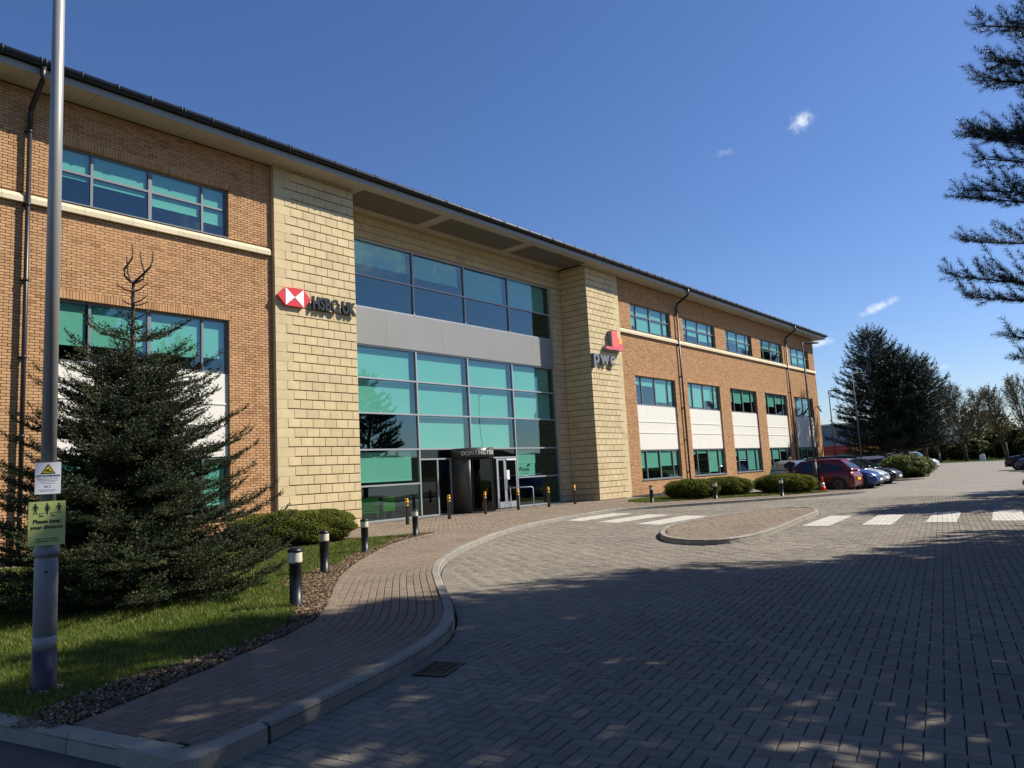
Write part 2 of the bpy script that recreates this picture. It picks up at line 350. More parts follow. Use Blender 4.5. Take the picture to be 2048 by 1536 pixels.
def blocks(cx, cy, L, W, ang, z, H=.008, ch=.006, gap=.0055, jit=.0012, skirt=True):
    """paving blocks as chamfered tops: arrays in -> V, F(quads), n per block = 9 quads"""
    n = len(cx); l = L/2-gap/2; w = W/2-gap/2
    base = np.array([(-1,-1),(1,-1),(1,1),(-1,1)], float)
    lo = np.stack([base[None,:,0]*l[:,None], base[None,:,1]*w[:,None]], -1)
    hi = np.stack([base[None,:,0]*(l-ch)[:,None], base[None,:,1]*(w-ch)[:,None]], -1)
    c, s = np.cos(ang)[:,None], np.sin(ang)[:,None]
    def rot(a): return np.stack([a[...,0]*c - a[...,1]*s + cx[:,None], a[...,0]*s + a[...,1]*c + cy[:,None]], -1)
    dz = RNG.normal(0, jit, (n,1)); tilt = RNG.normal(0, jit*.7, (n,2))
    top = z + dz + base[None,:,0]*tilt[:,:1] + base[None,:,1]*tilt[:,1:]
    lo, hi = rot(lo), rot(hi)
    if not skirt:
        V = np.concatenate([np.dstack([lo, top-ch]), np.dstack([hi, top])], 1); q = [(4,5,6,7)] + [(i, (i+1)%4, 4+(i+1)%4, 4+i) for i in range(4)]
        return V.reshape(-1,3), (np.arange(n)[:,None,None]*8 + np.array(q)[None]).reshape(-1,4), 5
    V = np.concatenate([np.dstack([lo, top-H-ch]), np.dstack([lo, top-ch]), np.dstack([hi, top])], 1)   # (n,12,3)
    q = [(8,9,10,11)] + [(a+i, a+(i+1)%4, a+4+(i+1)%4, a+4+i) for a in (0,4) for i in range(4)]
    F = (np.arange(n)[:,None,None]*12 + np.array(q)[None]).reshape(-1,4)
    return V.reshape(-1,3), F, 9
def paving(parent, name, stuffname, cx, cy, L, W, ang, z, mat, nsingle=0, singles=None):
    """the blocks flagged in singles become parts of their own, the rest one stuff part"""
    n = len(cx); tone = RNG.random(n)
    if singles is None:
        d = np.hypot(cx, cy-CY); u, v, zz = project(np.c_[cx, cy, np.full(n, z)])
        ok = (zz > .3) & (u > 0) & (u < 2048) & (v > 0) & (v < 1530)
        d = np.where(ok, d, 1e9); singles = np.zeros(n, bool); idx = np.argsort(d)[:nsingle]; singles[idx[d[idx] < 1e8]] = True
    r = ~singles
    V, F, k = blocks(cx[r], cy[r], L[r], W[r], ang[r], z, skirt=False); mesh_np(stuffname, V, F, mat, parent, np.repeat(tone[r], k), 'stuff')
    cache = {}
    for i in np.nonzero(singles)[0]:
        key = (round(float(L[i]),2), round(float(W[i]),2))
        if key not in cache:
            o0 = np.zeros(1); V, F, k = blocks(o0, o0, np.array([L[i]]), np.array([W[i]]), o0, 0., jit=0)
            o = mesh_np(name, V, F, mat, parent); cache[key] = o.data
        else:
            o = bpy.data.objects.new(name, cache[key]); link(o, parent)
        o.location = (cx[i], cy[i], z + random.gauss(0,.001)); o.rotation_euler = (random.gauss(0,.006), random.gauss(0,.006), float(ang[i]))
FONT = None
def text_poly(body, size, depth, name, mat, parent=None, frame=None, spacing=1, align='LEFT', bevel=0):
    """letters as real meshes; frame: 4x4 matrix placing text XY plane"""
    cu = bpy.data.curves.new('txt', 'FONT'); cu.body = body; cu.size = size; cu.extrude = depth/2; cu.align_x = align; cu.space_character = spacing
    cu.resolution_u = 4; cu.offset = bevel
    to = bpy.data.objects.new('txt', cu); COL.objects.link(to)
    dg = bpy.context.evaluated_depsgraph_get(); me = bpy.data.meshes.new_from_object(to.evaluated_get(dg)); 
    bpy.data.objects.remove(to); bpy.data.curves.remove(cu)
    me.materials.clear(); me.materials.append(mat)
    if frame is not None: me.transform(frame)
    me.name = name; o = bpy.data.objects.new(name, me); link(o, parent); return o
def face_frame(origin, xdir, ydir):
    x = Vector(xdir).normalized(); y = Vector(ydir).normalized(); z = x.cross(y)
    m = Matrix((x, y, z)).transposed().to_4x4(); m.translation = origin; return m

def word(body, x0, x1, h, depth, mat, parent, frame, ref='H', bevel=.006, gap=.12):
    """separate raised letters filling x0..x1, reference letter h high; frame places the (x, y) plane"""
    L = []
    for c in body:
        if c == ' ': L.append(None); continue
        o = text_poly(c, 1, depth/1.0, 'letter', mat, parent, None, bevel=.034); co = np.array([v.co[:] for v in o.data.vertices]); L.append((o, co[:,0].min(), co[:,0].max(), co[:,1].max()))
    top = max(l[3] for l in L if l) if ref == 'max' else .7
    if ref == 'x': top = .52
    ws = [.3 if l is None else l[2]-l[1] for l in L]; k = (x1-x0)/(sum(ws)+gap*(len(ws)-1)*.5); x = x0
    for l, w_ in zip(L, ws):
        if l:
            o = l[0]; m = Matrix.Translation((x, 0, 0)) @ Matrix.Diagonal((k, h/top, 1, 1)) @ Matrix.Translation((-l[1], 0, 0)); o.data.transform(frame @ m)
        x += k*(w_+gap*.5)
# ------------------------------------------------------------------ the office building
ZS, ZT0, ZT1, ZM1, ZP1, ZP0, ZG = 11.884, 9.14, 10.67, 6.604, 4.996, 2.543, .915
W = 4.613; PITCH_X = 6.226
LEFT_BAYS = [6.777, .551, -5.675]; RIGHT_BAYS = [35.105 + i*PITCH_X for i in range(5)]
TL0, TL1, TR0, TR1, XE = 12.864, 16.04, 30.6, 33.633, 66.09
office = thing('office_building', 'three storey buff brick office with two stone towers and a tall green glass entrance bay', 'building', (0,0,0))
def facing(R, yf, depth, ch, mp=None, skirt=True):
    """R (n,4) x0,x1,z0,z1 -> chamfered blocks whose front is at y=yf (array or scalar)"""
    R = np.asarray(R, float); n = len(R); yf = np.broadcast_to(np.asarray(yf, float), (n,)); depth = np.broadcast_to(np.asarray(depth, float), (n,))
    X = R[:,[0,1,1,0]]; Z = R[:,[2,2,3,3]]; sx = np.array([1,-1,-1,1])*ch; sz = np.array([1,1,-1,-1])*ch
    back = np.stack([X, np.repeat((yf+depth)[:,None],4,1), Z], -1); mid = np.stack([X, np.repeat((yf+ch)[:,None],4,1), Z], -1)
    fr = np.stack([X+sx, np.repeat(yf[:,None],4,1), Z+sz], -1)
    if not skirt:
        V = np.concatenate([mid, fr], 1).reshape(-1,3); q = [(4,5,6,7)] + [(i, (i+1)%4, 4+(i+1)%4, 4+i) for i in range(4)]
        return V, (np.arange(n)[:,None,None]*8 + np.array(q)[None]).reshape(-1,4)
    V = np.concatenate([back, mid, fr], 1).reshape(-1,3)
    if mp: V = mp(V)
    q = [(8,9,10,11)] + [(a+i, a+(i+1)%4, a+4+(i+1)%4, a+4+i) for a in (0,4) for i in range(4)]
    return V, (np.arange(n)[:,None,None]*12 + np.array(q)[None]).reshape(-1,4)
def holes_strips(x0, x1, z0, z1, ops):
    """rectangle minus openings -> rectangles"""
    xs = sorted({x0, x1, *[a for o in ops for a in o[:2] if x0 < a < x1]}); out = []
    for a, b in zip(xs, xs[1:]):
        cur = z0
        for o in sorted([o for o in ops if o[0] < (a+b)/2 < o[1]], key=lambda o: o[2]):
            if o[2] > cur: out.append((a, b, cur, o[2]))
            cur = max(cur, o[3])
        if cur < z1: out.append((a, b, cur, z1))
    return out
def wall_backing(name, x0, x1, ops, y0, y1, mat, zlo=-.1, zhi=ZS):
    mb = MB(); g = .011; ops = [(a-g, b+g, c-g, d+g) for a,b,c,d in ops]
    for a,b,c,d in holes_strips(x0, x1, zlo, zhi, ops): mb.box(a, b, y0, y1, c, d)
    return mb.build(name, mat, office)
brick_rects = []
def brick_wing(x0, x1, bays):
    ops = [(a, a+W, ZT0, ZT1) for a in bays] + [(a, a+W, ZG, ZM1) for a in bays]
    back = wall_backing('brick_wall', x0, x1, ops, .008, .28, M['mortar'])
    sold = [(a-.04, a+W+.04, z, z+.225) for a in bays for z in (ZT1, ZM1)]
    strg = [(x0-1, x1+1, 8.86, 9.14)]
    R = []
    for k in range(157):
        z = .15 + k*.075; 
        if z+.06 > ZS: break
        cut = sorted([(o[0], o[1]) for o in ops+sold+strg if o[2]-.02 < z+.033 < o[3]+.005])
        x = x0 - .1125*(k % 2)
        while x < x1:
            a, b = max(x, x0), min(x+.215, x1); seg = [(a, b)]
            for c0, c1 in cut:
                seg = [t for s_ in seg for t in ((s_[0], min(s_[1], c0)), (max(s_[0], c1), s_[1])) if t[1]-t[0] > .03]
            R += [(p, q, z, min(z+.065, ZS-.002)) for p, q in seg]
            x += .225
    for a, b, z, z1 in sold:
        n = int((b-a)/.075)
        for i in range(n): R.append((a+(b-a)*i/n+.005, a+(b-a)*(i+1)/n-.005, z+.004, z+.219))
    return back, np.array(R), ops
for x0, x1, bays in ((-8, TL0, LEFT_BAYS), (TR1, XE, RIGHT_BAYS)):
    back, R, ops = brick_wing(x0, x1, bays)
    depth = np.full(len(R), .02)
    for o in ops:
        e = ((np.abs(R[:,1]-o[0]) < .02) | (np.abs(R[:,0]-o[1]) < .02)) & (R[:,2] > o[2]-.08) & (R[:,3] < o[3]+.24); depth[e] = .17
        e = (np.abs(R[:,2]-o[3]) < .02) & (R[:,0] > o[0]-.1) & (R[:,1] < o[1]+.1); depth[e] = .17
    yf = RNG.normal(-.0035, .0012, len(R)).clip(-.008, .002); tone = RNG.random(len(R))**.8
    single = np.zeros(len(R), bool)
    if x0 < 0:
        c = np.c_[(R[:,0]+R[:,1])/2, np.zeros(len(R)), (R[:,2]+R[:,3])/2]; u, v, z = project(c)
        full = (np.abs(R[:,1]-R[:,0]-.215) < .002) & (depth < .1) & (u > 135) & (u < 545) & (z > 0) & ((u > 460) | (v < 540))
        d = np.where(full, np.linalg.norm(c-CP, axis=1), 1e9); single[np.argsort(d)[:300]] = True
    k1 = ~single & (depth < .1); k2 = ~single & (depth > .1)
    V, F = facing(R[k1], yf[k1], depth[k1], .006, skirt=False); V2, F2 = facing(R[k2], yf[k2], depth[k2], .003)
    mesh_np('brickwork', np.vstack([V, V2]), np.vstack([F, F2+len(V)]), M['brick'], back, np.r_[np.repeat(tone[k1], 5), np.repeat(tone[k2], 9)], 'stuff')
    if single.any():
        V, F = facing([(-.1075,.1075,-.0325,.0325)], 0, .02, .003); o = None
        for i in np.nonzero(single)[0]:
            if o is None: o = mesh_np('brick', V, F, M['brick'], back); me = o.data
            else: o = link(bpy.data.objects.new('brick', me), back)
            o.location = ((R[i,0]+R[i,1])/2, yf[i], (R[i,2]+R[i,3])/2)
    mb = MB(); mb.box(x0, x1, -.006, .007, -.1, .15); pl = mb.build('plinth', M['mortar'], office)
    P = [(a, min(a+.215, x1), z, z+.065) for z in (0.003, .078) for a in np.arange(x0, x1-.05, .225)]
    V, F = facing(P, -.022, .02, .003); mesh_np('plinth_brick', V, F, M['blue_brick'], pl, RNG.random(len(P)).repeat(9), 'stuff')
    # moulded stone band under the top windows
    xs = [x0] + list(np.arange(x0 + ((x1-x0) % .615), x1-.02, .615)) + [x1]
    if x0 < 0: xs[-1] = TL0-.10
    scb = MB().box(x0, xs[-1], .004, .009, 8.87, 9.12).build('string_course', M['stone_joint'], office)
    for a, b in zip(xs, xs[1:]):
        if b-a < .1: continue
        g = .004; mb = MB(); y = [(.0,8.862),(-.115,8.862),(-.115,8.985),(-.06,9.075),(-.012,9.10),(0,9.10)]
        mb.prism([(p, q) for p, q in y], a+g, b-g, lambda p, q, r: (r, p+.003, q)); mb.build('band_stone', M['cast_stone'], scb)
# movement joint in the brickwork near the tower
MB().box(12.2, 12.214, -.004, .02, .16, 8.855).box(12.2, 12.214, -.004, .02, 9.11, ZS-.01).build('movement_joint', M['mortar'], office)

# ---- windows
pane_cache = {}
def add_pane(x0, x1, z0, z1, y, mat, parent):
    k = (round(x1-x0,3), round(z1-z0,3), mat.name)
    if k not in pane_cache:
        o = MB().box(-(x1-x0)/2, (x1-x0)/2, -.006, .006, -(z1-z0)/2, (z1-z0)/2).build('pane', mat, parent)
        # a single sheet: keep only the outer face so light is tinted once
        me = o.data; w, h = (x1-x0)/2, (z1-z0)/2; me.clear_geometry(); me.from_pydata([(-w,0,-h),(w,0,-h),(w,0,h),(-w,0,h)], [], [(0,1,2,3)]); me.update()
        pane_cache[k] = me
    else: o = link(bpy.data.objects.new('pane', pane_cache[k]), parent)
    o.location = ((x0+x1)/2, y, (z0+z1)/2); o.rotation_euler = (random.gauss(0,.0035), 0, random.gauss(0,.0035)); return o
def add_blind(x0, x1, z0, z1, y, parent):
    mb = MB().box(x0, x1, y, y+.004, z0, z1).box(x0, x1, y-.012, y+.012, z0-.03, z0); return mb.build('blind', M['blind'], parent)
def window(x, z0, z1, transom, drops, sill=False):
    mull = [.79, 2.315, 3.84]; y0, y1 = .118, .185; f = .06; mb = MB()
    mb.box(x, x+W, y0, y1, z1-f, z1-.001).box(x, x+W, y0, y1, z0+.001, z0+f)
    mb.box(x, x+f, y0, y1, z0+f, z1-f).box(x+W-f, x+W, y0, y1, z0+f, z1-f)
    for i, m in enumerate(mull):
        h = .05 if i == 1 else .033; mb.box(x+m-h, x+m+h, y0-.004, y1, z0+f, z1-f)
    xs = [x+f, x+mull[0]-.033, x+mull[0]+.033, x+mull[1]-.05, x+mull[1]+.05, x+mull[2]-.033, x+mull[2]+.033, x+W-f]
    if transom:
        for a, b in zip(xs[::2], xs[1::2]): mb.box(a, b, y0-.002, y1, transom-.03, transom+.03)
    if sill: mb.box(x-.01, x+W+.01, -.045, y0-.002, z0-.03, z0+.03)
    elif transom: mb.box(x-.01, x+W+.01, -.03, y0-.002, z0-.008, z0+.022)
    w = mb.build('window', M['frame'], office)
    rows = [(z0+f, transom-.03), (transom+.03, z1-f)] if transom else [(z0+f, z1-f)]
    for c, (a, b) in enumerate(zip(xs[::2], xs[1::2])):
        for r0, r1 in rows: add_pane(a, b, r0, r1, .15, M['glass'], w)
        d = drops[c]
        if d > .03: add_blind(a+.03, b-.03, z1-f-(z1-f-z0-f)*d, z1-.05, .200, w)
    return w
DT = {6.777: (.5,.53,.66,.74), 35.105: (.8,.95,.92,.9), 41.331: (.62,.66,.8,.75), 47.557: (.56,.5,.6,.7), 53.783: (.5,.5,.52,.6), 60.009: (.7,.8,.75,.8)}
DM = {6.777: (.72,.7,.74,.72), 35.105: (.25,.28,.85,.8), 41.331: (.9,.92,.62,.9), 47.557: (.55,.6,.5,.45), 53.783: (.5,.6,.42,.4), 60.009: (.4,.45,.2,.15)}
DG = {6.777: (.5,.6,.75,.85), 35.105: (.6,.6,.55,.55), 41.331: (.15,.12,.9,.7), 47.557: (.3,.45,.93,.95), 53.783: (.5,.5,.12,.1), 60.009: (.1,.1,.12,.1)}
for x in LEFT_BAYS + RIGHT_BAYS:
    k = round(x, 3)
    window(x, ZT0, ZT1, 10.03, DT.get(k, (.6,)*4)); window(x, ZP1, ZM1, None, DM.get(k, (.6,)*4)); window(x, ZG, ZP0, None, DG.get(k, (.5,)*4), sill=True)
    zz = [ZP0, 3.465, 4.08, ZP1]
    for a, b in zip(zz, zz[1:]):
        mb = MB().box(x+.012, x+W-.012, .088, .12, a+.004, b-.012)
        if a > ZP0: mb.box(x+.012, x+W-.012, .066, .088, a-.012, a+.03)
        mb.build('cladding_panel', M['panel_white'], office)
    mb = MB(); mb.box(x, x+W, .121, .25, ZP0, ZP1); mb.build('panel_backing', M['frame'], office)

# ---- stone towers and stone surround
def stone_rects(x0, x1, z0, z1, q=.0, side='l', L=.46, H=.3, thin=.004, thick=.027):
    R, strip = [], []
    zb = 11.492 - H*round((11.492-z0)/H); k = 0; z = zb
    while z < z1-.02:
        a, b = max(z, z0), min(z+H, z1); xa, xb = x0, x1
        if q:
            e = q + (.23 if k % 2 else 0)
            if side == 'l': strip.append((x0, x0+e, a, b)); xa = x0+e
            else: strip.append((x1-e, x1, a, b)); xb = x1-e
        xs = [xa]; x = xa + (L if (k % 2 == 0 or (q and side == 'l')) else L*.5)
        while x < xb-.08: xs.append(x); x += L
        xs.append(xb)
        R += [(p+thin, q_-thin, a+thick, b-.003) for p, q_ in zip(xs, xs[1:])]
        z += H; k += 1
    return np.array(R), np.array([(a+.0, b-.0, c+.004, d-.002) for a,b,c,d in strip]) if strip else np.zeros((0,4))
nstone = 0
for nm, x0, x1, side in (('stone_tower', TL0, TL1, 'l'), ('stone_tower', TR0, TR1, 'r')):
    tw = MB().box(x0+.005, x1-.005, -.118, 1.40, -.1, ZS-.003).build(nm, M['stone_joint'], office)
    R, St = stone_rects(x0, x1, -.1, ZS-.004, .39 if side == 'l' else .33, side)
    tone = RNG.random(len(R)); yf = RNG.normal(-.150, .0015, len(R))
    V, F = facing(St, -.1465, .03, .003); mesh_np('quoin_strip', V, F, M['stone'], tw, RNG.random(len(St)).repeat(9), 'stuff')
    if side == 'l':
        cache = {}
        for i, r in enumerate(R):
            k = (round(r[1]-r[0],3), round(r[3]-r[2],3))
            if k not in cache:
                V, F = facing([(-k[0]/2, k[0]/2, -k[1]/2, k[1]/2)], 0, .035, .008); o = mesh_np('stone', V, F, M['stone'], tw); cache[k] = o.data
            else: o = link(bpy.data.objects.new('stone', cache[k]), tw)
            o.location = ((r[0]+r[1])/2, yf[i], (r[2]+r[3])/2); nstone += 1
    else:
        V, F = facing(R, yf, .035, .008); mesh_np('stonework', V, F, M['stone'], tw, tone.repeat(9), 'stuff')
    # return face into the entrance recess
    Rr, _ = stone_rects(-.150, 1.44, -.1, ZS-.004, 0)
    if side == 'l': mp = lambda P: np.c_[TL1 - P[:,1], P[:,0], P[:,2]]
    else: mp = lambda P: np.c_[TR0 + P[:,1], 1.29 - P[:,0], P[:,2]]
    V, F = facing(Rr, 0, .03, .006, mp); mesh_np('stonework', V, F, M['stone'], tw, RNG.random(len(Rr)).repeat(9), 'stuff')
    xs = x0 if side == 'l' else x1      # outer side of the tower, in shade
    mb = MB(); mb.box(min(xs, xs+(.004 if side=='l' else -.004)), max(xs, xs+(.004 if side=='l' else -.004)), -.125, .006, -.1, ZS-.004); mb.build('tower_side', M['stone'], tw)
sw = MB()
for a,b,c,d in holes_strips(TL1, TR0, -.1, ZS-.003, [(17.25, 29.73, -.1, 10.93)]): sw.box(a, b, 1.462, 1.72, c, d)
sw = sw.build('stone_surround', M['stone_joint'], office)
Rs = [stone_rects(TL1, 17.25, -.1, 10.93)[0], stone_rects(29.73, TR0, -.1, 10.93)[0], stone_rects(TL1, TR0, 10.93, ZS-.004)[0]]
Rs = np.vstack(Rs); Rs[:,2] -= .007
V, F = facing(Rs, 1.440, .024, .004); mesh_np('stonework', V, F, M['stone'], sw, RNG.random(len(Rs)).repeat(9), 'stuff')
MB().box(29.722, 29.732, 1.465, 1.60, -.05, 10.925).box(17.248, 17.258, 1.465, 1.60, -.05, 10.925).box(17.258, 29.722, 1.465, 1.60, 10.925, 10.935).build('surround_reveal', M['cast_stone'], sw)

# ---- curtain wall
MX = [17.30, 20.37, 23.42, 26.45, 29.69]; ZH = [.13, 2.79, 4.17, 5.505, 6.75, 8.226, 9.48, 10.88]
cw = MB(); y0, y1 = 1.535, 1.66
for x in MX:
    for a, b in ((.11, 6.75), (8.226, 10.92)):
        if x == 23.42: a = max(a, 2.79)
        cw.box(x-.033, x+.033, y0, y1, a, b)
for z in ZH:
    for a, b in zip(MX, MX[1:]):
        if z < .2 and a in (20.37, 23.42): continue
        cw.box(a+.033, b-.033, y0+.006, y1, z-.03, z+.03)
for a, b in ((MX[0], MX[1]), (MX[3], MX[4])): cw.box(a+.033, b-.033, y0+.006, y1, 1.41, 1.47)
cw = cw.build('curtain_wall', M['frame_light'], office)
MB().box(17.26, 29.73, 1.40, 1.535, .02, .10).build('threshold', M['cast_stone'], office)
for i, (a, b) in enumerate(zip(MX, MX[1:])):
    for j, (c, d) in enumerate(zip(ZH, ZH[1:])):
        if j == 4: continue
        if j == 0:
            if i in (1, 2): continue
            add_pane(a+.033, b-.033, .16, 1.41, 1.6, M['glass_cw'], cw); add_pane(a+.033, b-.033, 1.47, 2.76, 1.6, M['glass_cw'], cw); continue
        add_pane(a+.033, b-.033, c+.03, d-.03, 1.6, M['glass_cw'], cw)
xs = [MX[0]+.0, 18.83, 21.9, 24.95, 28.0, MX[4]]
for a, b in zip(xs, xs[1:]): MB().box(a+.003, b-.003, 1.50, 1.56, 6.782, 8.194).build('spandrel_panel', M['spandrel'], office)
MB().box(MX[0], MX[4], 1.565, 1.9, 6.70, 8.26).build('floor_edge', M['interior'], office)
BL = {1:(0,1,1,0), 2:(1,1,1,1), 3:(1,1,1,1), 5:(.0,.0,.0,.0), 6:(.62,.68,1,1)}
for i, (a, b) in enumerate(zip(MX, MX[1:])):
    for j in (1,2,3,6,5):
        fr = BL[j][i]; c, d = ZH[j], ZH[j+1]
        if fr: add_blind(a+.05, b-.24, d-.03-(d-c-.03)*fr + (.03 if fr == 1 else 0), d-.06, 1.73, cw)
add_blind(MX[0]+.05, MX[1]-.3, 1.60, 2.70, 1.73, cw); add_blind(MX[3]+.05, MX[3]+1.6, 2.1, 2.68, 1.73, cw)

# ---- revolving door, doors, lettering
DX, DY, DR = 23.1, 1.30, .95
rv = thing('revolving_door', 'dark anthracite revolving door drum standing out of the glass entrance front', 'revolving door', (DX, DY, .12))
def arc_wall(a0, a1, r0, r1, z0, z1, n):
    mb = MB(); A = [math.radians(a0+(a1-a0)*i/n) for i in range(n+1)]
    b = mb.add([(r*math.cos(t), r*math.sin(t), z) for t in A for r, z in ((r1,z0),(r1,z1),(r0,z1),(r0,z0))])
    for i in range(n):
        o = b+4*i
        for p, q in ((0,1),(1,2),(2,3),(3,0)): mb.face((o+q, o+p, o+4+p, o+4+q), p in (0,2))
    mb.face((b,b+1,b+2,b+3)); o = b+4*n; mb.face((o+3,o+2,o+1,o)); return mb
arc_wall(128, 220, DR-.04, DR, 0, 2.255, 16).build('drum_panel', M['anthracite'], rv)
arc_wall(318, 412, DR-.04, DR, 0, 2.255, 16).build('drum_panel', M['anthracite'], rv)
cn = arc_wall(0, 360, .02, DR+.015, 2.262, 2.655, 48).build('canopy_ring', M['anthracite'], rv)
MB().lathe([(DR,0),(DR,.012)], n=40).build('floor_plate', M['iron'], rv)
for k in range(4):
    t = math.radians(30+90*k); d = Vector((math.cos(t), math.sin(t), 0)); p = Vector((-d.y, d.x, 0)); mb = MB()
    def bar(r0, r1, z0, z1):
        b = mb.add([d*r+p*s+Vector((0,0,z)) for z in (z0,z1) for r, s in ((r0,-.02),(r1,-.02),(r1,.02),(r0,.02))])
        for q in ((3,2,1,0),(4,5,6,7),(0,1,5,4),(1,2,6,5),(2,3,7,6),(3,0,4,7)): mb.face([b+i for i in q])
    bar(.02,.88,2.17,2.24); bar(.02,.88,.02,.14); bar(.82,.88,.14,2.17); bar(.02,.07,.14,2.17)
    w = mb.build('door_wing', M['anthracite'], rv)
    b = MB(); b.add([d*.07+Vector((0,0,.14)), d*.82+Vector((0,0,.14)), d*.82+Vector((0,0,2.17)), d*.07+Vector((0,0,2.17))]); b.face((0,1,2,3)); b.build('pane', M['glass_dark'], w)
dl = thing('building_name_lettering', 'silver capital letters reading the building name round the revolving door canopy', 'lettering', (DX, DY, 2.45))
for i, c in enumerate('DONINGTON'):
    t = math.radians(204 + 10.6*i); r = DR+.02
    fm = face_frame((r*math.cos(t), r*math.sin(t), .03), (-math.sin(t), math.cos(t), 0), (0,0,1))
    text_poly(c, .235, .02, 'letter', M['silver_letter'], dl, fm, align='CENTER', bevel=.004)
horse = [(-.10,.0),(-.06,.035),(.0,.04),(.05,.055),(.085,.085),(.12,.08),(.10,.05),(.09,.02),(.12,-.03),(.09,-.02),(.06,.0),(.0,-.005),(-.04,-.045),(-.05,-.01),(-.085,-.05),(-.075,-.01)]
t = math.radians(268); MB().prism(horse, 0, .012, lambda x,y,z: tuple(face_frame((DR+.018)*Vector((math.cos(t), math.sin(t), 0)) + Vector((0,0,.235)), (-math.sin(t), math.cos(t), 0), (0,0,1)) @ Vector((x,y,z)))).build('emblem', M['ink'], dl)
# sidelights and the pass door
mb = MB()
for x in (21.34, 22.12, 24.1, 25.02): mb.box(x-.03, x+.03, 1.54, 1.65, .12, 2.35)
mb.box(20.403, 22.2, 1.542, 1.65, 2.35, 2.41).box(24.05, 26.417, 1.542, 1.65, 2.35, 2.41).box(20.403, 21.31, 1.545, 1.65, .10, .16).box(21.37, 22.09, 1.545, 1.65, .10, .16)
sf = mb.build('entrance_frame', M['frame_light'], office)
for a, b, c, d in ((20.40,21.31,.16,2.35),(21.37,22.09,.16,2.35),(20.40,23.42,2.41,2.76),(23.42,26.42,2.41,2.76),(24.13,24.99,.16,2.35)): add_pane(a, b, c, d, 1.6, M['glass_dark'], sf)
door = thing('entrance_door', 'silver framed glass double door to the right of the revolving door', 'door', (25.05, 1.58, .12))
for a, b in ((.0, .52), (.53, 1.36)):
    mb = MB().box(a, a+.075, -.03, .03, .02, 2.21).box(b-.075, b, -.03, .03, .02, 2.21).box(a+.075, b-.075, -.03, .03, 2.13, 2.21).box(a+.075, b-.075, -.03, .03, .02, .28)
    lf = mb.build('door_leaf', M['frame_light'], door); add_pane(a+.075, b-.075, .28, 2.13, 0, M['glass_dark'], lf)
MB().tube([(.58,-.035,.85),(.58,-.09,.85),(.58,-.09,1.35),(.58,-.035,1.35)], .016).build('handle', M['chrome'], door)
MB().box(.62, 1.3, -.075, -.032, 2.125, 2.19).build('door_closer', M['sign_white'], door)
MB().tube([(.66,-.04,.55),(.45,-.22,.04)], .012).build('door_stay', M['black'], door)
tag(MB().box(25.66, 25.86, 1.535, 1.545, 1.38, 1.80).build('door_notice', M['sign_white']), 'white paper notice fixed to the glass pass door', 'notice')
# green tinted poster with the contractor's name behind the right-hand pane
ps = tag(MB().box(26.62, 27.95, 1.70, 1.705, 1.50, 2.06).build('window_poster', M['blind']), 'pale poster with a dark name and running animal behind the entrance glass', 'poster')
text_poly('Wates', .30, .004, 'lettering', M['ink'], ps, face_frame((26.72, 1.695, 1.72), (1,0,0), (0,0,1)))
MB().prism([(x*1.3, y*1.3) for x, y in horse], 0, .004, lambda x,y,z: (27.45+x, 1.697-z, 1.97+y)).build('emblem', M['ink'], ps)
MB().box(26.95, 27.40, 1.693, 1.697, 1.60, 1.615).build('small_print', M['ink'], ps)
for i, (a, b, d) in enumerate(((17.75, 19.0, 2.5), (19.35, 19.95, 2.65))):
    mb = MB().box(a, b, d, d+.06, .42, .98, .01); sc = thing('lime_screen', 'wide lime green screen panel low behind the left entrance pane' if i == 0 else 'narrow lime green screen panel behind the left entrance pane, near the door', 'screen', (0,0,0), 0, 'lime screens in the lobby')
    mb.build('panel', M['green_screen'], sc); MB().box(a+.05, a+.1, d, d+.05, .105, .42).box(b-.1, b-.05, d, d+.05, .105, .42).build('foot', M['frame'], sc)

# ---- eaves: soffit, fascia, gutter, downpipes, roof
X0 = 7.327 - 2.577*6; XR = 66.94
xs = [X0 + 2.577*i for i in range(24)] ; xs = [x for x in xs if x < XR-.5] + [XR]
def soff(a, b, y0, y1):
    g = .006; MB().box(a+g, b-g, y0+.004, y1, ZS, ZS+.03).build('soffit_panel', M['soffit'], office)
for a, b in zip(xs, xs[1:]):
    cuts = [a] + [c for c in (TL0, TL1+.25, TR0-.3, TR1) if a+.02 < c < b-.02] + [b]
    for p, q in zip(cuts, cuts[1:]):
        if TL1+.2 < (p+q)/2 < TR0-.25: soff(p, q, -.86, -.45); soff(p, q, 1.02, 1.437)
        else: soff(p, q, -.86, .0 if not (TL0 < (p+q)/2 < TR1) else (1.43 if TL1 < (p+q)/2 < TR0 else -.1))
    MB().box(a+.003, b-.003, -.885, -.862, ZS-.01, 12.05).build('fascia_panel', M['fascia'], office)
VX = [TL1+.25, 20.45, 25.72, TR0-.3]
for i, (a, b) in enumerate(zip(VX, VX[1:])):
    p, q = a + (.26 if i else .0), b - (.26 if i < 2 else 0)
    mb = MB()
    for y in np.arange(-.44, 1.0, .06): mb.box(p, q, y, y+.045, ZS+.012, ZS+.024)
    mb.box(p, q, -.45, 1.02, ZS+.03, ZS+.04); mb.build('soffit_vent', M['vent'], office)
    if i: soff(a-.26, a+.26, -.446, 1.018)
for a, b in ((TL1+.003, TL1+.247), (TR0-.297, TR0-.003)): MB().box(a, b, -.094, 1.43, ZS, ZS+.03).build('soffit_panel', M['soffit'], office)
MB().box(X0, XR, -.9, -.84, 12.052, 12.24).build('eaves_board', M['gutter'], office)
gp = [(.105*math.cos(a), .105*math.sin(a)) for a in np.linspace(0, 2*math.pi, 15)[:-1]]
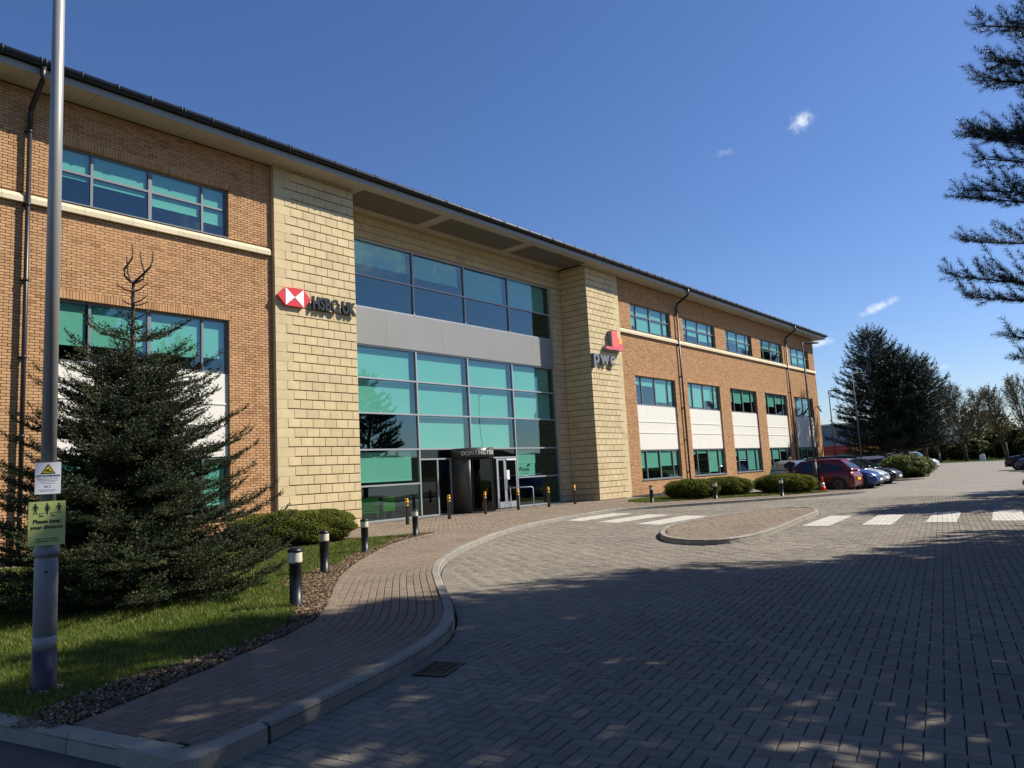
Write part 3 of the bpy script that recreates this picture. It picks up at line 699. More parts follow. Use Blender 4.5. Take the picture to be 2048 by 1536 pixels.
gt = MB().tube([(X0, -.985, 12.155), (XR+.14, -.985, 12.155)], .10, 14).build('gutter', M['gutter'], office)
gx = X0+.3; gi = 0; gm = MB().tube([(-.018,0,0),(.018,0,0)], .118, 12).box(-.018,.018,.05,.10,-.1,.09)
first = None
while gx < XR:
    if -3 < gx:
        for dx in ((0,) if gi % 4 else (-.05, .05)):
            if first is None: first = gm.build('gutter_clip', M['gutter'], gt); o = first
            else: o = link(bpy.data.objects.new('gutter_clip', first.data), gt)
            o.location = (gx+dx, -.985, 12.155)
    gx += .865; gi += 1
for x in (6.03, 40.42, 59.0):
    mb = MB().tube([(x,-.985,12.06),(x,-.985,11.80),(x,-.94,11.72),(x,-.18,11.28),(x,-.125,11.18),(x,-.125,10.75)], .066, 12).tube([(x,-.125,10.75),(x,-.125,.1)], .055, 12)
    dp = mb.build('downpipe', M['pipe'], office)
    for z in np.arange(1.2, 10.8, 1.9): MB().tube([(x,-.125,z-.03),(x,-.125,z+.03)], .068, 12).box(x-.09, x+.09, -.06, -.012, z-.02, z+.02).build('pipe_clip', M['pipe'], dp)
# end return of the eaves, roof, end and back walls, floors
MB().box(XE, XR, .004, 13, ZS, ZS+.03).build('soffit_panel', M['soffit'], office)
MB().box(XR-.02, XR+.004, -.86, 13, ZS-.01, 12.05).build('fascia_panel', M['fascia'], office)
MB().tube([(XR+.1, -.985, 12.155), (XR+.1, 13, 12.155)], .10, 12).build('gutter', M['gutter'], office)
rf = MB(); b = rf.add([(X0,-.86,12.25),(XR,-.86,12.25),(XR,13,12.25),(X0,13,12.25),(X0,6,13.3),(XR-6.8,6,13.3)])
for f in ((0,1,5,4),(1,2,5),(2,3,4,5),(3,0,4),(3,2,1,0)): rf.face([b+i for i in f])
rf.build('roof', M['roof'], office)
MB().box(XE-.25, XE-.001, .285, 13, -.1, ZS).build('end_wall', M['brick'], office)
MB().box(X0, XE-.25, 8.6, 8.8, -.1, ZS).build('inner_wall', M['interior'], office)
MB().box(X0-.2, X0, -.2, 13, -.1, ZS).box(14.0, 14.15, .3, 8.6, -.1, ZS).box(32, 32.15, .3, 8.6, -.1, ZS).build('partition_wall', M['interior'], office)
for z in (.02, 3.9, 7.9):
    for a, b in ((X0, 14), (32.15, XE-.25)) if z > 1 else ((X0, XE-.25),): MB().box(a, b, .3 if not (z < 1) else .3, 8.6, z, z+.08).build('floor_slab', M['interior_floor'], office)
    if z > 1:
        for a, b in ((X0, 14), (32.15, XE-.25)): MB().box(a, b, .3, 8.6, z-1.15, z-1.1).build('ceiling', M['interior'], office)
MB().box(14.15, 32, 1.9, 8.6, 7.3, 7.4).build('floor_slab', M['interior_floor'], office)
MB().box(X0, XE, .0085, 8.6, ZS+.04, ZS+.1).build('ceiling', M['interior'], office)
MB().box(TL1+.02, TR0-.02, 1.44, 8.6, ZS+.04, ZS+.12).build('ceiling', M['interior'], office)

for x in LEFT_BAYS[:2] + RIGHT_BAYS:
    for z in (2.68, 6.68, 11.2):
        lp = MB()
        for k in range(3): 
            for y in (1.3, 3.4): lp.box(x+.3+k*1.5, x+.6+k*1.5, y, y+1.2, z-.03, z-.02)
        lp.build('ceiling_light', M['panel_white'], office, 'stuff')
    for z in (.1, 3.98, 7.98):
        dk = MB().box(x+.3, x+2.1, .9, 1.6, z+.70, z+.73).box(x+2.5, x+4.3, .9, 1.6, z+.70, z+.73).box(x+.9, x+1.45, 1.15, 1.18, z+.85, z+1.2).box(x+3.1, x+3.65, 1.15, 1.18, z+.85, z+1.2).box(x+1.0, x+1.3, 1.9, 1.98, z+.5, z+1.1).box(x+3.2, x+3.5, 1.9, 1.98, z+.5, z+1.1); dk.build('desks', M['interior'], office, 'stuff')
# ---- signs on the towers
hx = thing('bank_sign', 'red and white hexagon sign with dark raised letters on the left stone tower', 'sign', (13.0, -.18, 7.3))
ox, oz = 13.0, 7.3
cx, cz, hw, hh, tip = .50, .282, .335, .295, .62
mb = MB().prism([(cx-tip,cz),(cx-hw,cz-hh),(cx+hw,cz-hh),(cx+tip,cz),(cx+hw,cz+hh),(cx-hw,cz+hh)], 0, .07, lambda x,y,z: (x, -.085+z, y)); mb.build('sign_body', M['red'], hx)
mb = MB()
for s in (-1, 1): mb.prism([(cx,cz),(cx+s*hw,cz-hh+.004),(cx+s*hw,cz+hh-.004)], 0, .006, lambda x,y,z: (x, -.092+z, y))
mb.build('sign_emblem', M['white'], hx)
mb = MB().box(cx-.25, cx+.25, -.016, .035, cz-.03, cz+.03); mb.build('sign_bracket', M['letter_dark'], hx)
word('HSBC UK', 1.16, 2.92, .40, .10, M['letter_dark'], hx, face_frame((0, -.08, .02), (1,0,0), (0,0,1)))
pw = thing('consultancy_sign', 'stepped red and orange block emblem above grey lower case letters on the right stone tower', 'sign', (30.6, -.17, 6.7))
def blk(a, b, c, d, y, m): 
    MB().mat(1).box(a, b, y+.008, .0, c, d).mat(0).box(a+.001, b-.001, y, y+.008, c+.001, d-.001).build('emblem_block', [M[m], M['logo_side']], pw)
blk(1.72, 2.28, 1.14, 2.0, -.24, 'logo_red'); blk(2.283, 2.45, 1.14, 1.66, -.23, 'logo_red'); blk(2.453, 2.74, 1.36, 1.66, -.225, 'logo_orange'); blk(2.453, 2.76, 1.0, 1.356, -.235, 'logo_rose'); blk(1.15, 1.716, .98, 1.135, -.23, 'logo_rose'); blk(1.72, 2.45, 1.0, 1.136, -.236, 'logo_rose')
word('pwc', .02, 2.0, .50, .18, M['letter_grey'], pw, face_frame((0, -.08, .20), (1,0,0), (0,0,1)), ref='x')
sc = thing('security_camera', 'small dark security camera on a bracket high on the far brick corner', 'camera', (65.0, 0, 5.85))
MB().tube([(0,0,0),(0,-.25,.12),(.25,-.45,.14)], .025).build('bracket', M['pipe'], sc); MB().tube([(0,-.26,.12),(-.22,-.55,-.38)], .06).build('camera_body', M['black'], sc)
# ------------------------------------------------------------------ ground, road, footway
KERB = smooth_line([(2.1,-16.05),(2.6,-15.92),(3.6,-15.62),(4.45,-15.32),(5.15,-14.98),(5.75,-14.5),(6.3,-13.95),(7.0,-13.15),(7.75,-12.3),(8.6,-11.36),(9.6,-10.45),(10.7,-9.63),(12.0,-8.83),(14.4,-7.5),(17.0,-6.42),(19.5,-5.8),(21.5,-5.5),(23.2,-5.25),(24.4,-5.5),(25.7,-6.3),(27.2,-7.4),(28.8,-8.6),(30.3,-9.6),(31.8,-10.5),(33.2,-11.3),(34.2,-11.5),(34.85,-10.9),(35.0,-9.8),(35.0,-6),(35.0,-1.2)], .1)
WEST = [(2.1,-16.05),(1.95,-15.4),(1.78,-14.5),(1.5,-13.2),(1.0,-11.4),(.2,-9.0),(-1.2,-6.0),(-4,-3),(-9,-1.5)]
PATH_IN = smooth_line([(1.86,-14.72),(2.16,-14.62),(2.84,-14.30),(3.41,-14.02),(4.22,-13.60),(4.82,-13.25),(5.40,-12.72),(6.0,-11.98),(6.65,-11.18),(7.25,-10.50),(8.2,-9.50),(9.25,-8.56),(10.8,-7.25),(12.8,-5.85),(14.6,-5.15)], .12)
APRON_W = [(14.6,-5.15),(13.4,-4.75),(12.75,-4.1),(12.55,-2.6),(12.5,-1.2),(12.4,-.15)]
LAWN_R = smooth_line([(28.0,-4.4),(28.3,-4.95),(29.2,-5.6),(30.1,-6.35),(31.2,-7.9),(32.3,-9.2),(33.5,-9.95),(34.3,-9.75),(34.62,-9.0),(34.6,-6),(34.5,-2.4),(33.6,-2.0),(30.2,-2.0),(29.0,-2.6),(28.2,-3.6),(28.0,-4.4)], .2)
PLAT = [tuple(p) for p in KERB] + [(35.0,-.02),(-9,-.02),(-9,-1.5)] + WEST[::-1][1:-1]
def tagk(o, k='structure'): o['kind'] = k; return o
ground = sheet('ground', [(-900,-1100),(1500,-1100),(1500,900),(-900,900)], -.06, M['lawn'])
road = sheet('road', [(-45,-75),(118,-75),(118,1.5),(112,14),(35.0,14),(35.0,-.02),(-45,-.02)], -.016, M['sand'])
# beyond the laid blocks the surface is one sheet 4 mm under their tops
arc = [(30.6*math.cos(t), CY+30.6*math.sin(t)) for t in np.radians(np.linspace(-75, 42, 40))]
sheet('road_surface', [(9,-75),(118,-75),(118,1.5),(112,13.9),(67,13.9),(67,-.05),(35.1,-.05)] + [p for p in arc[::-1] if p[1] < -.1], -.004, M['road_far'], road)
side = sheet('side_road', [tuple(p) for p in WEST] + [(-30,-1.5),(-30,-40),(1.55,-40),(1.75,-20),(2.1,-16.3)], -.004, M['asphalt'])
plat = sheet('footway', PLAT, .086, M['sand'])
lawn_poly = [(-8.9,-1.7),(-4,-3.15),(-1.05,-6.1),(.36,-9.05),(1.14,-11.45),(1.63,-13.2),(1.83,-14.45)]
SOIL_OUT = []
for p, q in zip(PATH_IN, PATH_IN[1:]):
    t = (q-p)/np.linalg.norm(q-p); n = np.array([-t[1], t[0]]); i = len(SOIL_OUT)/len(PATH_IN)
    w = .30 + .45*math.exp(-((i-.40)/.10)**2) + .10*math.sin(i*31) + .12*math.sin(i*13+1)
    SOIL_OUT.append(tuple(p + n*max(.18, w)))
lawn_poly = lawn_poly + SOIL_OUT[2:] + [(13.6,-4.9),(12.6,-4.2),(12.42,-2.6),(12.35,-1.0),(-8.9,-.9)]
LP = np.array(lawn_poly)
lawn = sheet('lawn', lawn_poly, .108, M['lawn'])
soil_poly = [tuple(p) for p in PATH_IN] + SOIL_OUT[::-1]
sheet('soil_bed', soil_poly, .098, M['soil'])
sheet('gravel_strip', [(12.32,-.9),(-8.9,-.85),(-8.9,-.05),(12.32,-.05)], .095, M['soil'])
lawn2 = sheet('lawn', [tuple(p) for p in LAWN_R[:-1]], .112, M['lawn'])
# island
ISL = smooth_line([(13.55,-13.35),(13.95,-12.55),(15.3,-11.65),(17.3,-10.92),(19.5,-10.95),(21.3,-10.98),(22.9,-11.35),(23.4,-11.95),(23.25,-12.5),(22.6,-12.95),(21.5,-13.35),(19.4,-13.62),(17.3,-13.95),(15.4,-14.2),(14.2,-14.15),(13.6,-13.8),(13.55,-13.35)], .1)
ISLP = [tuple(p) for p in ISL]
island = sheet('traffic_island', ISLP, .088, M['sand'])
KERBP = [tuple(p) for p in KERB]
# ---- herringbone road blocks
A = math.radians(9.7); ca, sa = math.cos(A), math.sin(A)
ii, jj = np.meshgrid(np.arange(-420, 420), np.arange(-420, 420), indexing='ij'); ii, jj = ii.ravel(), jj.ravel()
t4 = (ii-jj) % 4
hx_, hy_ = ii[t4 == 0]*.1+.1, jj[t4 == 0]*.1+.05; vx_, vy_ = ii[t4 == 3]*.1+.05, jj[t4 == 3]*.1+.1
lx = np.r_[hx_, vx_]; ly = np.r_[hy_, vy_]; la = np.r_[np.zeros(len(hx_)), np.full(len(vx_), math.pi/2)]
wx = 15 + lx*ca - ly*sa; wy = -13 + lx*sa + ly*ca
d = np.hypot(wx, wy-CY)
ok = (d < 31) & in_view(np.c_[wx, wy, np.zeros(len(wx))], 90)
wx, wy, la, lx, ly = wx[ok], wy[ok], la[ok], lx[ok], ly[ok]
P = np.c_[wx, wy]
ok = ~inside(P, PLAT) & ~inside(P, ISLP) & ~((wx < 2.1) & (wy > -16.3)) & ~inside(P, [(1.55,-40),(1.75,-20),(2.1,-16.3),(-30,-1),(-30,-40)]) & ~((np.abs((wx-4.42)*.94+(wy+15.6)*.342) < .24) & (np.abs((wy+15.6)*.94-(wx-4.42)*.342) < .165)) & ~((wx > 29.4) & (wy < -16.2-.13*(37-wx)))
# channel row: leave room for the soldier course along the kerb
dk = np.full(len(wx), 9.)
near = np.hypot(wx-10, wy+11) < 30
KK = KERB[::3]
for i0 in range(0, len(wx), 20000):
    sl_ = slice(i0, i0+20000); dk[sl_] = np.sqrt(((P[sl_,None,:]-KK[None])**2).sum(-1)).min(1)
ok &= dk > .13
wx, wy, la, lx, ly = wx[ok], wy[ok], la[ok], lx[ok], ly[ok]
paving(road, 'paver', 'road_paving', wx, wy, np.full(len(wx), .2), np.full(len(wx), .1), la+A, 0., M['paver'], 300)
def resample(line, step, s0=0):
    dd = np.r_[0, np.cumsum(np.linalg.norm(np.diff(line, axis=0), axis=1))]; s = np.arange(s0, dd[-1], step)
    p = np.c_[np.interp(s, dd, line[:,0]), np.interp(s, dd, line[:,1])]; e = .05
    t = np.c_[np.interp(s+e, dd, line[:,0]) - np.interp(s-e, dd, line[:,0]), np.interp(s+e, dd, line[:,1]) - np.interp(s-e, dd, line[:,1])]
    t /= np.linalg.norm(t, axis=1)[:,None]; return p, t
# soldier course of blocks along the kerb foot
p, t = resample(KERB[:330], .103, .05); n = np.c_[t[:,1], -t[:,0]]; q = p + n*.118
vis = in_view(np.c_[q, np.zeros(len(q))]) & ~((np.abs((q[:,0]-4.42)*.94+(q[:,1]+15.6)*.342) < .26) & (np.abs((q[:,1]+15.6)*.94-(q[:,0]-4.42)*.342) < .20)); q, t = q[vis], t[vis]
paving(road, 'paver', 'channel_paving', q[:,0], q[:,1], np.full(len(q), .2), np.full(len(q), .1), np.arctan2(t[:,1], t[:,0])+math.pi/2, .004, M['paver'])
# ---- crossing stripes: the painted tops of the blocks
def clip_poly(poly, quad):
    out = poly; n = len(quad)
    for i in range(n):
        (ax, ay), (bx, by) = quad[i], quad[(i+1)%n]; src, out = out, []
        f = lambda p: (bx-ax)*(p[1]-ay) - (by-ay)*(p[0]-ax)
        for k in range(len(src)):
            a, b = src[k], src[(k+1)%len(src)]; fa, fb = f(a), f(b)
            if fa >= 0: out.append(a)
            if fa*fb < 0: s = fa/(fa-fb); out.append((a[0]+(b[0]-a[0])*s, a[1]+(b[1]-a[1])*s))
        if not out: return []
    return out
STR = [[(19.45,-6.70),(22.68,-6.66),(22.98,-5.66),(19.85,-5.64)], [(18.82,-8.42),(21.88,-8.48),(22.2,-7.52),(19.16,-7.48)], [(18.12,-10.16),(21.18,-10.18),(21.5,-9.22),(18.46,-9.26)],
       [(17.82,-14.68),(20.92,-14.36),(20.98,-13.78),(17.9,-14.06)], [(18.16,-15.92),(21.2,-15.55),(21.26,-14.93),(18.2,-15.3)], [(18.86,-17.08),(21.98,-16.70),(22.02,-16.1),(18.86,-16.46)], [(19.2,-18.32),(22.5,-17.93),(22.54,-17.32),(19.22,-17.7)]]
for quad in STR:
    V, F = [], []; qx = np.array(quad); c = qx.mean(0); m = (np.hypot(wx-c[0], wy-c[1]) < 2.2)
    mb = MB()
    for x, y, a in zip(wx[m], wy[m], la[m]+A):
        u = (math.cos(a), math.sin(a)); l, w = .0965, .0465
        poly = [(x+u[0]*i*l-u[1]*j*w, y+u[1]*i*l+u[0]*j*w) for i, j in ((-1,-1),(1,-1),(1,1),(-1,1))]
        poly = clip_poly(poly, quad)
        if len(poly) > 2: b = mb.add([(px, py, .0055) for px, py in poly]); mb.tone = random.random(); mb.face(range(b, b+len(poly)))
    mb.build('crossing_stripe', M['white_paint'], road)
# ---- kerbs
def kerb_run(name, line, z, parentname, w=.125, L=.915, base=-.05, left=True, minl=.3):
    root = tagk(bpy.data.objects.new(parentname, None)); COL.objects.link(root); 
    dd = np.r_[0, np.cumsum(np.linalg.norm(np.diff(line, axis=0), axis=1))]; tot = dd[-1]; n = max(1, int(round(tot/L)))
    for k in range(n):
        s0, s1 = tot*k/n + .004, tot*(k+1)/n - .004; m = 4; s = np.linspace(s0, s1, m)
        p = np.c_[np.interp(s, dd, line[:,0]), np.interp(s, dd, line[:,1])]; t = np.gradient(p, axis=0); t /= np.linalg.norm(t, axis=1)[:,None]
        nn = np.c_[-t[:,1], t[:,0]]*(1 if left else -1); dz = random.gauss(0, .003); mb = MB(); mb.tone = random.random()
        prof = [(0, base), (.004, z-.03), (.02, z-.004), (.035, z), (w, z), (w, base)]
        rings = [mb.add([(*(p[i]+nn[i]*o), h+dz) for o, h in prof]) for i in range(m)]; K = len(prof)
        for r0, r1 in zip(rings, rings[1:]):
            for i in range(K-1):
                q = (r0+i, r1+i, r1+i+1, r0+i+1); mb.face(q if left else q[::-1])
        q = [rings[0]+i for i in range(K)]; mb.face(q if left else q[::-1]); q = [rings[-1]+i for i in reversed(range(K))]; mb.face(q if left else q[::-1])
        mb.build('kerb_stone', M['kerb'], root)
    return root
kerb_run('kerb', KERB[6:], .112, 'kerb')
kerb_run('kerb', smooth_line(WEST[::-1], .1)[:-2], .112, 'kerb', left=True)
# mitred corner stone where the two kerbs meet
mb = MB(); mb.tone = .4; mb.prism([(2.02,-16.02),(2.12,-16.08),(2.62,-15.95),(2.66,-15.80),(2.28,-15.88),(2.14,-15.86),(2.10,-15.4),(1.955,-15.4)], -.05, .112); mb.build('kerb_stone', M['kerb'], tagk(link(bpy.data.objects.new('kerb', None))))
kerb_run('kerb', np.vstack([ISL, ISL[:1]])[::-1], .108, 'kerb', L=.8, left=True)
BED = smooth_line([(60,-15.6),(45,-16.0),(38.2,-16.55),(36.5,-16.9),(33,-17.15),(30.2,-17.3),(29.6,-17.6),(29.6,-18.4),(30.5,-22),(31,-26)], .12)
bed = sheet('planting_bed', [tuple(p) for p in BED] + [(60,-26)], .085, M['soil']); kerb_run('kerb', BED, .12, 'kerb', left=True)
# ---- footway blocks following the kerb, then straight courses on the forecourt
cx, cy, ang = [], [], []
for r in range(17):
    off = .128 + .1*r + .05
    pts = KERB + 0; t = np.gradient(KERB, axis=0); t /= np.linalg.norm(t, axis=1)[:,None]; n = np.c_[-t[:,1], t[:,0]]
    # smooth the offset normals so that inner rows stay even
    q = KERB + n*off; keep = np.ones(len(q), bool)
    dmin = np.array([np.min(np.hypot(*(KERB - a).T)) for a in q]); keep = dmin > off - .03
    q = q[keep][:(470 if r < 40 else None)]
    p, tt = resample(q, .2, .1*(r % 2)); cx += list(p[:,0]); cy += list(p[:,1]); ang += list(np.arctan2(tt[:,1], tt[:,0]))
cx, cy, ang = map(np.array, (cx, cy, ang))
PATHP = np.array([tuple(p) for p in KERB[:500]])
WL = smooth_line(WEST, .1)
def on_path(P): return (np.array([np.min(np.hypot(*(WL - a).T)) for a in P]) > .13) & inside(P, PLAT) & ~inside(P, lawn_poly) & ~inside(P, soil_poly) & ~inside(P, [tuple(p) for p in LAWN_R])
ok = on_path(np.c_[cx, cy]) & in_view(np.c_[cx, cy, np.full(len(cx), .1)], 80); cx, cy, ang = cx[ok], cy[ok], ang[ok]
gx, gy = np.meshgrid(np.arange(-2, 175), np.arange(0, 165)); gx, gy = gx.ravel(), gy.ravel()
ax = gx*.2 + .1*(gy % 2); ay = -gy*.1 - .12
near = np.array([np.min(np.hypot(*(KERB[::2] - a).T)) for a in np.c_[ax, ay]])
ok = on_path(np.c_[ax, ay]) & (near > 1.86) & in_view(np.c_[ax, ay, np.full(len(ax), .1)], 80) & ~((ax > TL1) & (ax < TR0) & (ay > 1.3)) & (ay < -.2)
gx2, gy2 = np.meshgrid(np.arange(81, 153), np.arange(0, 18)); gx2, gy2 = gx2.ravel(), gy2.ravel(); bx_, by_ = gx2*.2 + .1*(gy2 % 2), gy2*.1 - .12
ep, et = resample(PATH_IN, .203, .02); en = np.c_[et[:,1], -et[:,0]]; ee = ep + en*.055; kk = np.array([np.min(np.hypot(*(WL - a).T)) for a in ee]) > .22; ee, et = ee[kk], et[kk]
cx = np.r_[cx, ax[ok], bx_]; cy = np.r_[cy, ay[ok], by_]; ang = np.r_[ang, np.zeros(ok.sum()), np.zeros(len(bx_))]
paving(plat, 'paver', 'edging_paving', ee[:,0], ee[:,1], np.full(len(ee), .2), np.full(len(ee), .1), np.arctan2(et[:,1], et[:,0]), .1035, M['path_paver'])
paving(plat, 'paver', 'path_paving', cx, cy, np.full(len(cx), .2), np.full(len(cx), .1), ang, .1, M['path_paver'], 300)
sheet('recess_floor', [(TL1,-.2),(TR0,-.2),(TR0,1.5),(TL1,1.5)], .086, M['sand'], plat)
# island blocks
gx, gy = np.meshgrid(np.arange(-10, 70), np.arange(-10, 60)); gx, gy = gx.ravel()*.2, gy.ravel()*.1
gx = gx + .1*(np.round(gy*10).astype(int) % 2); b = math.radians(4); ix = 13.2 + gx*math.cos(b) - gy*math.sin(b); iy = -14.5 + gx*math.sin(b) + gy*math.cos(b)
dk = np.array([np.min(np.hypot(*(ISL - a).T)) for a in np.c_[ix, iy]]); ok = inside(np.c_[ix, iy], ISLP) & (dk > .15)
paving(island, 'paver', 'island_paving', ix[ok], iy[ok], np.full(ok.sum(), .2), np.full(ok.sum(), .1), np.full(ok.sum(), b), .098, M['path_paver'])
# ---- gullies
def gully(loc, rz, lx, ly, label):
    g = thing('drain_grate', label, 'drain', loc, rz); MB().box(-lx, lx, -ly, ly, -.012, -.008).build('pit', M['pit'], g); MB().box(-lx-.14, lx+.14, -ly-.12, -ly-.001, -.03, -.009).box(-lx-.14, lx+.14, ly+.001, ly+.12, -.03, -.009).box(-lx-.14, -lx-.001, -ly, ly, -.03, -.009).box(lx+.001, lx+.14, -ly, ly, -.03, -.009).build('mortar_bed', M['paver'], g)
    mb = MB().box(-lx, lx, -ly, -ly+.03, -.008, .003).box(-lx, lx, ly-.03, ly, -.008, .003).box(-lx, -lx+.03, -ly+.03, ly-.03, -.008, .003).box(lx-.03, lx, -ly+.03, ly-.03, -.008, .003); mb.build('frame', M['iron'], g)
    for i in range(9): x = -lx+.03 + (2*lx-.06)*(i+.5)/9; MB().box(x-.010, x+.010, -ly+.03, ly-.03, -.007, .001).build('grate_bar', M['iron'], g)
    for y in (-ly/3, ly/3): MB().box(-lx+.03, lx-.03, y-.008, y+.008, -.0075, .0005).build('grate_bar', M['iron'], g)
gully((4.42,-15.6,.004), math.radians(20), .21, .145, 'iron gully grate in the block paving at the kerb foot')
gully((2.0,-15.5-.75,.004), math.radians(12), .26, .22, 'rusty gully grate in the dark asphalt at the kerb corner')
# ---- bark chips, grass
def scatter(poly, n):
    P = np.array(poly); lo, hi = P.min(0), P.max(0); out = np.zeros((0,2))
    while len(out) < n:
        q = lo + RNG.random((n*2,2))*(hi-lo); out = np.vstack([out, q[inside(q, poly)]])
    return out[:n]
p = scatter(soil_poly, 42000); n = len(p); a = RNG.random(n)*6.283; l = RNG.gamma(4,.0022,n).clip(.003,.022); w = l*RNG.uniform(.3,.6,n); th = RNG.normal(0,.45,(n,2))
base = np.array([(-1,-1),(1,-1),(1,1),(-1,1)], float); bx = base[None,:,0]*l[:,None]; by = base[None,:,1]*w[:,None]
V = np.stack([p[:,:1]+bx*np.cos(a)[:,None]-by*np.sin(a)[:,None], p[:,1:]+bx*np.sin(a)[:,None]+by*np.cos(a)[:,None], .108+np.abs(RNG.normal(0,.008,n))[:,None]+bx*th[:,:1]+by*th[:,1:]], -1)
mesh_np('bark_chips', V.reshape(-1,3), np.arange(n*4).reshape(-1,4), M['bark'], None, RNG.random(n), 'stuff')
def grass(name, poly, n, h0=.045, w0=.0045, z=.108, far=None):
    p = scatter(poly, n); vis = in_view(np.c_[p, np.full(len(p), .1)], 80); p = p[vis]; n = len(p)
    d = np.hypot(p[:,0], p[:,1]-CY); k = (d/9).clip(.8, 3)
    a = RNG.random(n)*6.283; h = h0*RNG.uniform(.45,1.35,n); w = w0*k*RNG.uniform(.7,1.3,n); le = RNG.normal(0,.5,(n,2))*h[:,None]
    V = np.zeros((n,3,3)); V[:,0,0] = p[:,0]-np.cos(a)*w; V[:,0,1] = p[:,1]-np.sin(a)*w; V[:,1,0] = p[:,0]+np.cos(a)*w; V[:,1,1] = p[:,1]+np.sin(a)*w
    V[:,2,:2] = p+le; V[:,:2,2] = z-.005; V[:,2,2] = z+h
    patch = (.5+.5*np.sin(p[:,0]*2.1+np.sin(p[:,1]*1.7))*np.sin(p[:,1]*2.6+1)).clip(0,1); tone = (RNG.random(n)*.6 + patch*.38).clip(0,.995)
    return mesh_np(name, V.reshape(-1,3), np.arange(n*3).reshape(-1,3), M['grass'], None, tone, 'stuff')
grass('grass', lawn_poly, 260000)
grass('grass', [tuple(p) for p in LAWN_R[:-1]], 45000, .05, .006, .112)
sheet('grass_verge', [(104,-40),(103,-12),(108,1.0),(118,11),(150,22),(190,60),(260,60),(260,-60)], -.02, M['lawn'])
# ------------------------------------------------------------------ street furniture
LG = 'low black lit bollards along the footways'
def light_bollard(loc, label):
    b = thing('light_bollard', label, 'bollard light', loc, random.random()*3, LG)
    MB().lathe([(.078,-.05),(.078,.0),(.075,.0),(.075,.50),(.079,.505),(.079,.525)], n=20).build('post', M['black'], b)
    MB().lathe([(.085,.525),(.083,.54),(.086,.555),(.083,.57),(.086,.585),(.083,.60),(.086,.615),(.083,.63),(.086,.645),(.082,.655)], n=20).build('diffuser', M['lens'], b)
    MB().lathe([(.092,.655),(.093,.667),(.088,.68),(.07,.70),(.04,.712),(.008,.716)], n=20).lathe([(.008,.716),(.008,.724)], n=8).build('cap', M['black'], b)
    return b
p0 = light_bollard((5.43,-12.08,.1), 'nearest black lit bollard in the bark strip beside the fir tree')
def more(src, loc, label, rz=0, **kw):
    c = copy_tree(src); c.location = loc; c.rotation_euler = (0,0,rz); c['label'] = label
    return c
more(p0, (7.66,-9.59,.1), 'second black lit bollard in the bark strip, in front of the box hedge')
more(p0, (10.21,-7.5,.1), 'third black lit bollard, at the lawn edge right of the box hedge')
more(p0, (13.45,-5.56,.1), 'black lit bollard at the pointed tip of the lawn by the forecourt')
more(p0, (27.85,-4.52,.1), 'black lit bollard left of the far trimmed hedges, near the right tower')
more(p0, (29.55,-6.6,.1), 'black lit bollard between the first and second far trimmed hedge')
more(p0, (30.78,-8.95,.1), 'black lit bollard in front of the third far hedge, near the red car')
SG = 'steel bollards guarding the entrance'
s0 = thing('steel_bollard', 'steel bollard farthest left, before the lime screens', 'bollard', (17.06,-1.26,.1), 0, SG)
MB().lathe([(.062,-.04),(.062,.60),(.0625,.60),(.0625,.64),(.062,.64),(.062,.70)], n=18).build('post', M['steel_dark'], s0)
MB().lathe([(.0635,.62),(.0635,.655)], n=18).build('reflective_band', M['reflector'], s0); MB().lathe([(.0635,.685),(.0635,.79)], n=18).build('reflective_band', M['reflector'], s0)
MB().lathe([(.062,.79),(.062,.84),(.055,.86),(.03,.87)], n=18).build('cap', M['reflector'], s0)
for loc, lab in (((19.4,-.93,.1),'steel bollard just left of the dark revolving door drum'), ((21.9,-.45,.1),'steel bollard in front of the revolving door opening'), ((24.16,-.27,.1),'steel bollard in front of the glass pass door'), ((25.97,-.51,.1),'steel bollard right of the white tube handrail'), ((28.02,-.46,.1),'steel bollard farthest right, against the shaded tower side')): more(s0, loc, lab)
hr = thing('handrail', 'thin white tube handrail bent down to the paving beside the glass doors', 'handrail', (26.2,.5,.1))
MB().tube([(0,0,-.02),(0,0,.84),(-.02,.02,.88),(-.08,.08,.90),(-.75,.75,.90)], .021, 10).tube([(-.72,.72,-.02),(-.72,.72,.89)], .021, 10).build('rail', M['sign_white'], hr)
cn = thing('traffic_cone', 'red and white traffic cone on the grass beside the red hatchback', 'cone', (34.5,-9.45,.112))
MB().box(-.17,.17,-.17,.17,0,.03,.008).build('base', M['cone_red'], cn)
MB().lathe([(.135,.03),(.105,.20)], n=20).build('cone_skirt', M['cone_red'], cn); MB().lathe([(.078,.36),(.03,.62),(.025,.63)], n=20).build('cone_tip', M['cone_red'], cn); MB().lathe([(.1055,.2),(.079,.36)], n=20).build('white_sleeve', M['white'], cn)
# lamp columns
def lantern(parent, z, ang, arm=.0, L=.8):
    d = Vector((math.cos(ang), math.sin(ang), 0)); q = Vector((-d.y, d.x, 0)); mb = MB(); m0 = face_frame((0,0,z), d, q)
    secs = [(0,.05,.03),(.1,.10,.055),(.3,.16,.075),(.5,.15,.06),(.62,.07,.03)]; rings = []
    for x, w, h in secs: rings.append(mb.add([m0 @ Vector((arm+x*L/.62, w*math.cos(a), h*math.sin(a) if math.sin(a) > 0 else .35*h*math.sin(a))) for a in np.linspace(0, 2*math.pi, 13)[:-1]]))
    for r0, r1 in zip(rings, rings[1:]):
        for k in range(12): mb.face((r0+k, r1+k, r1+(k+1)%12, r0+(k+1)%12), True)
    mb.face([rings[0]+k for k in range(12)]); mb.face([rings[-1]+k for k in reversed(range(12))])
    h = mb.build('lantern', M['black_matt'], parent)
    if arm: MB().tube([m0 @ Vector((0,0,0)), m0 @ Vector((arm,0,.02))], .03, 8).build('arm', M['lamp_far'], parent)
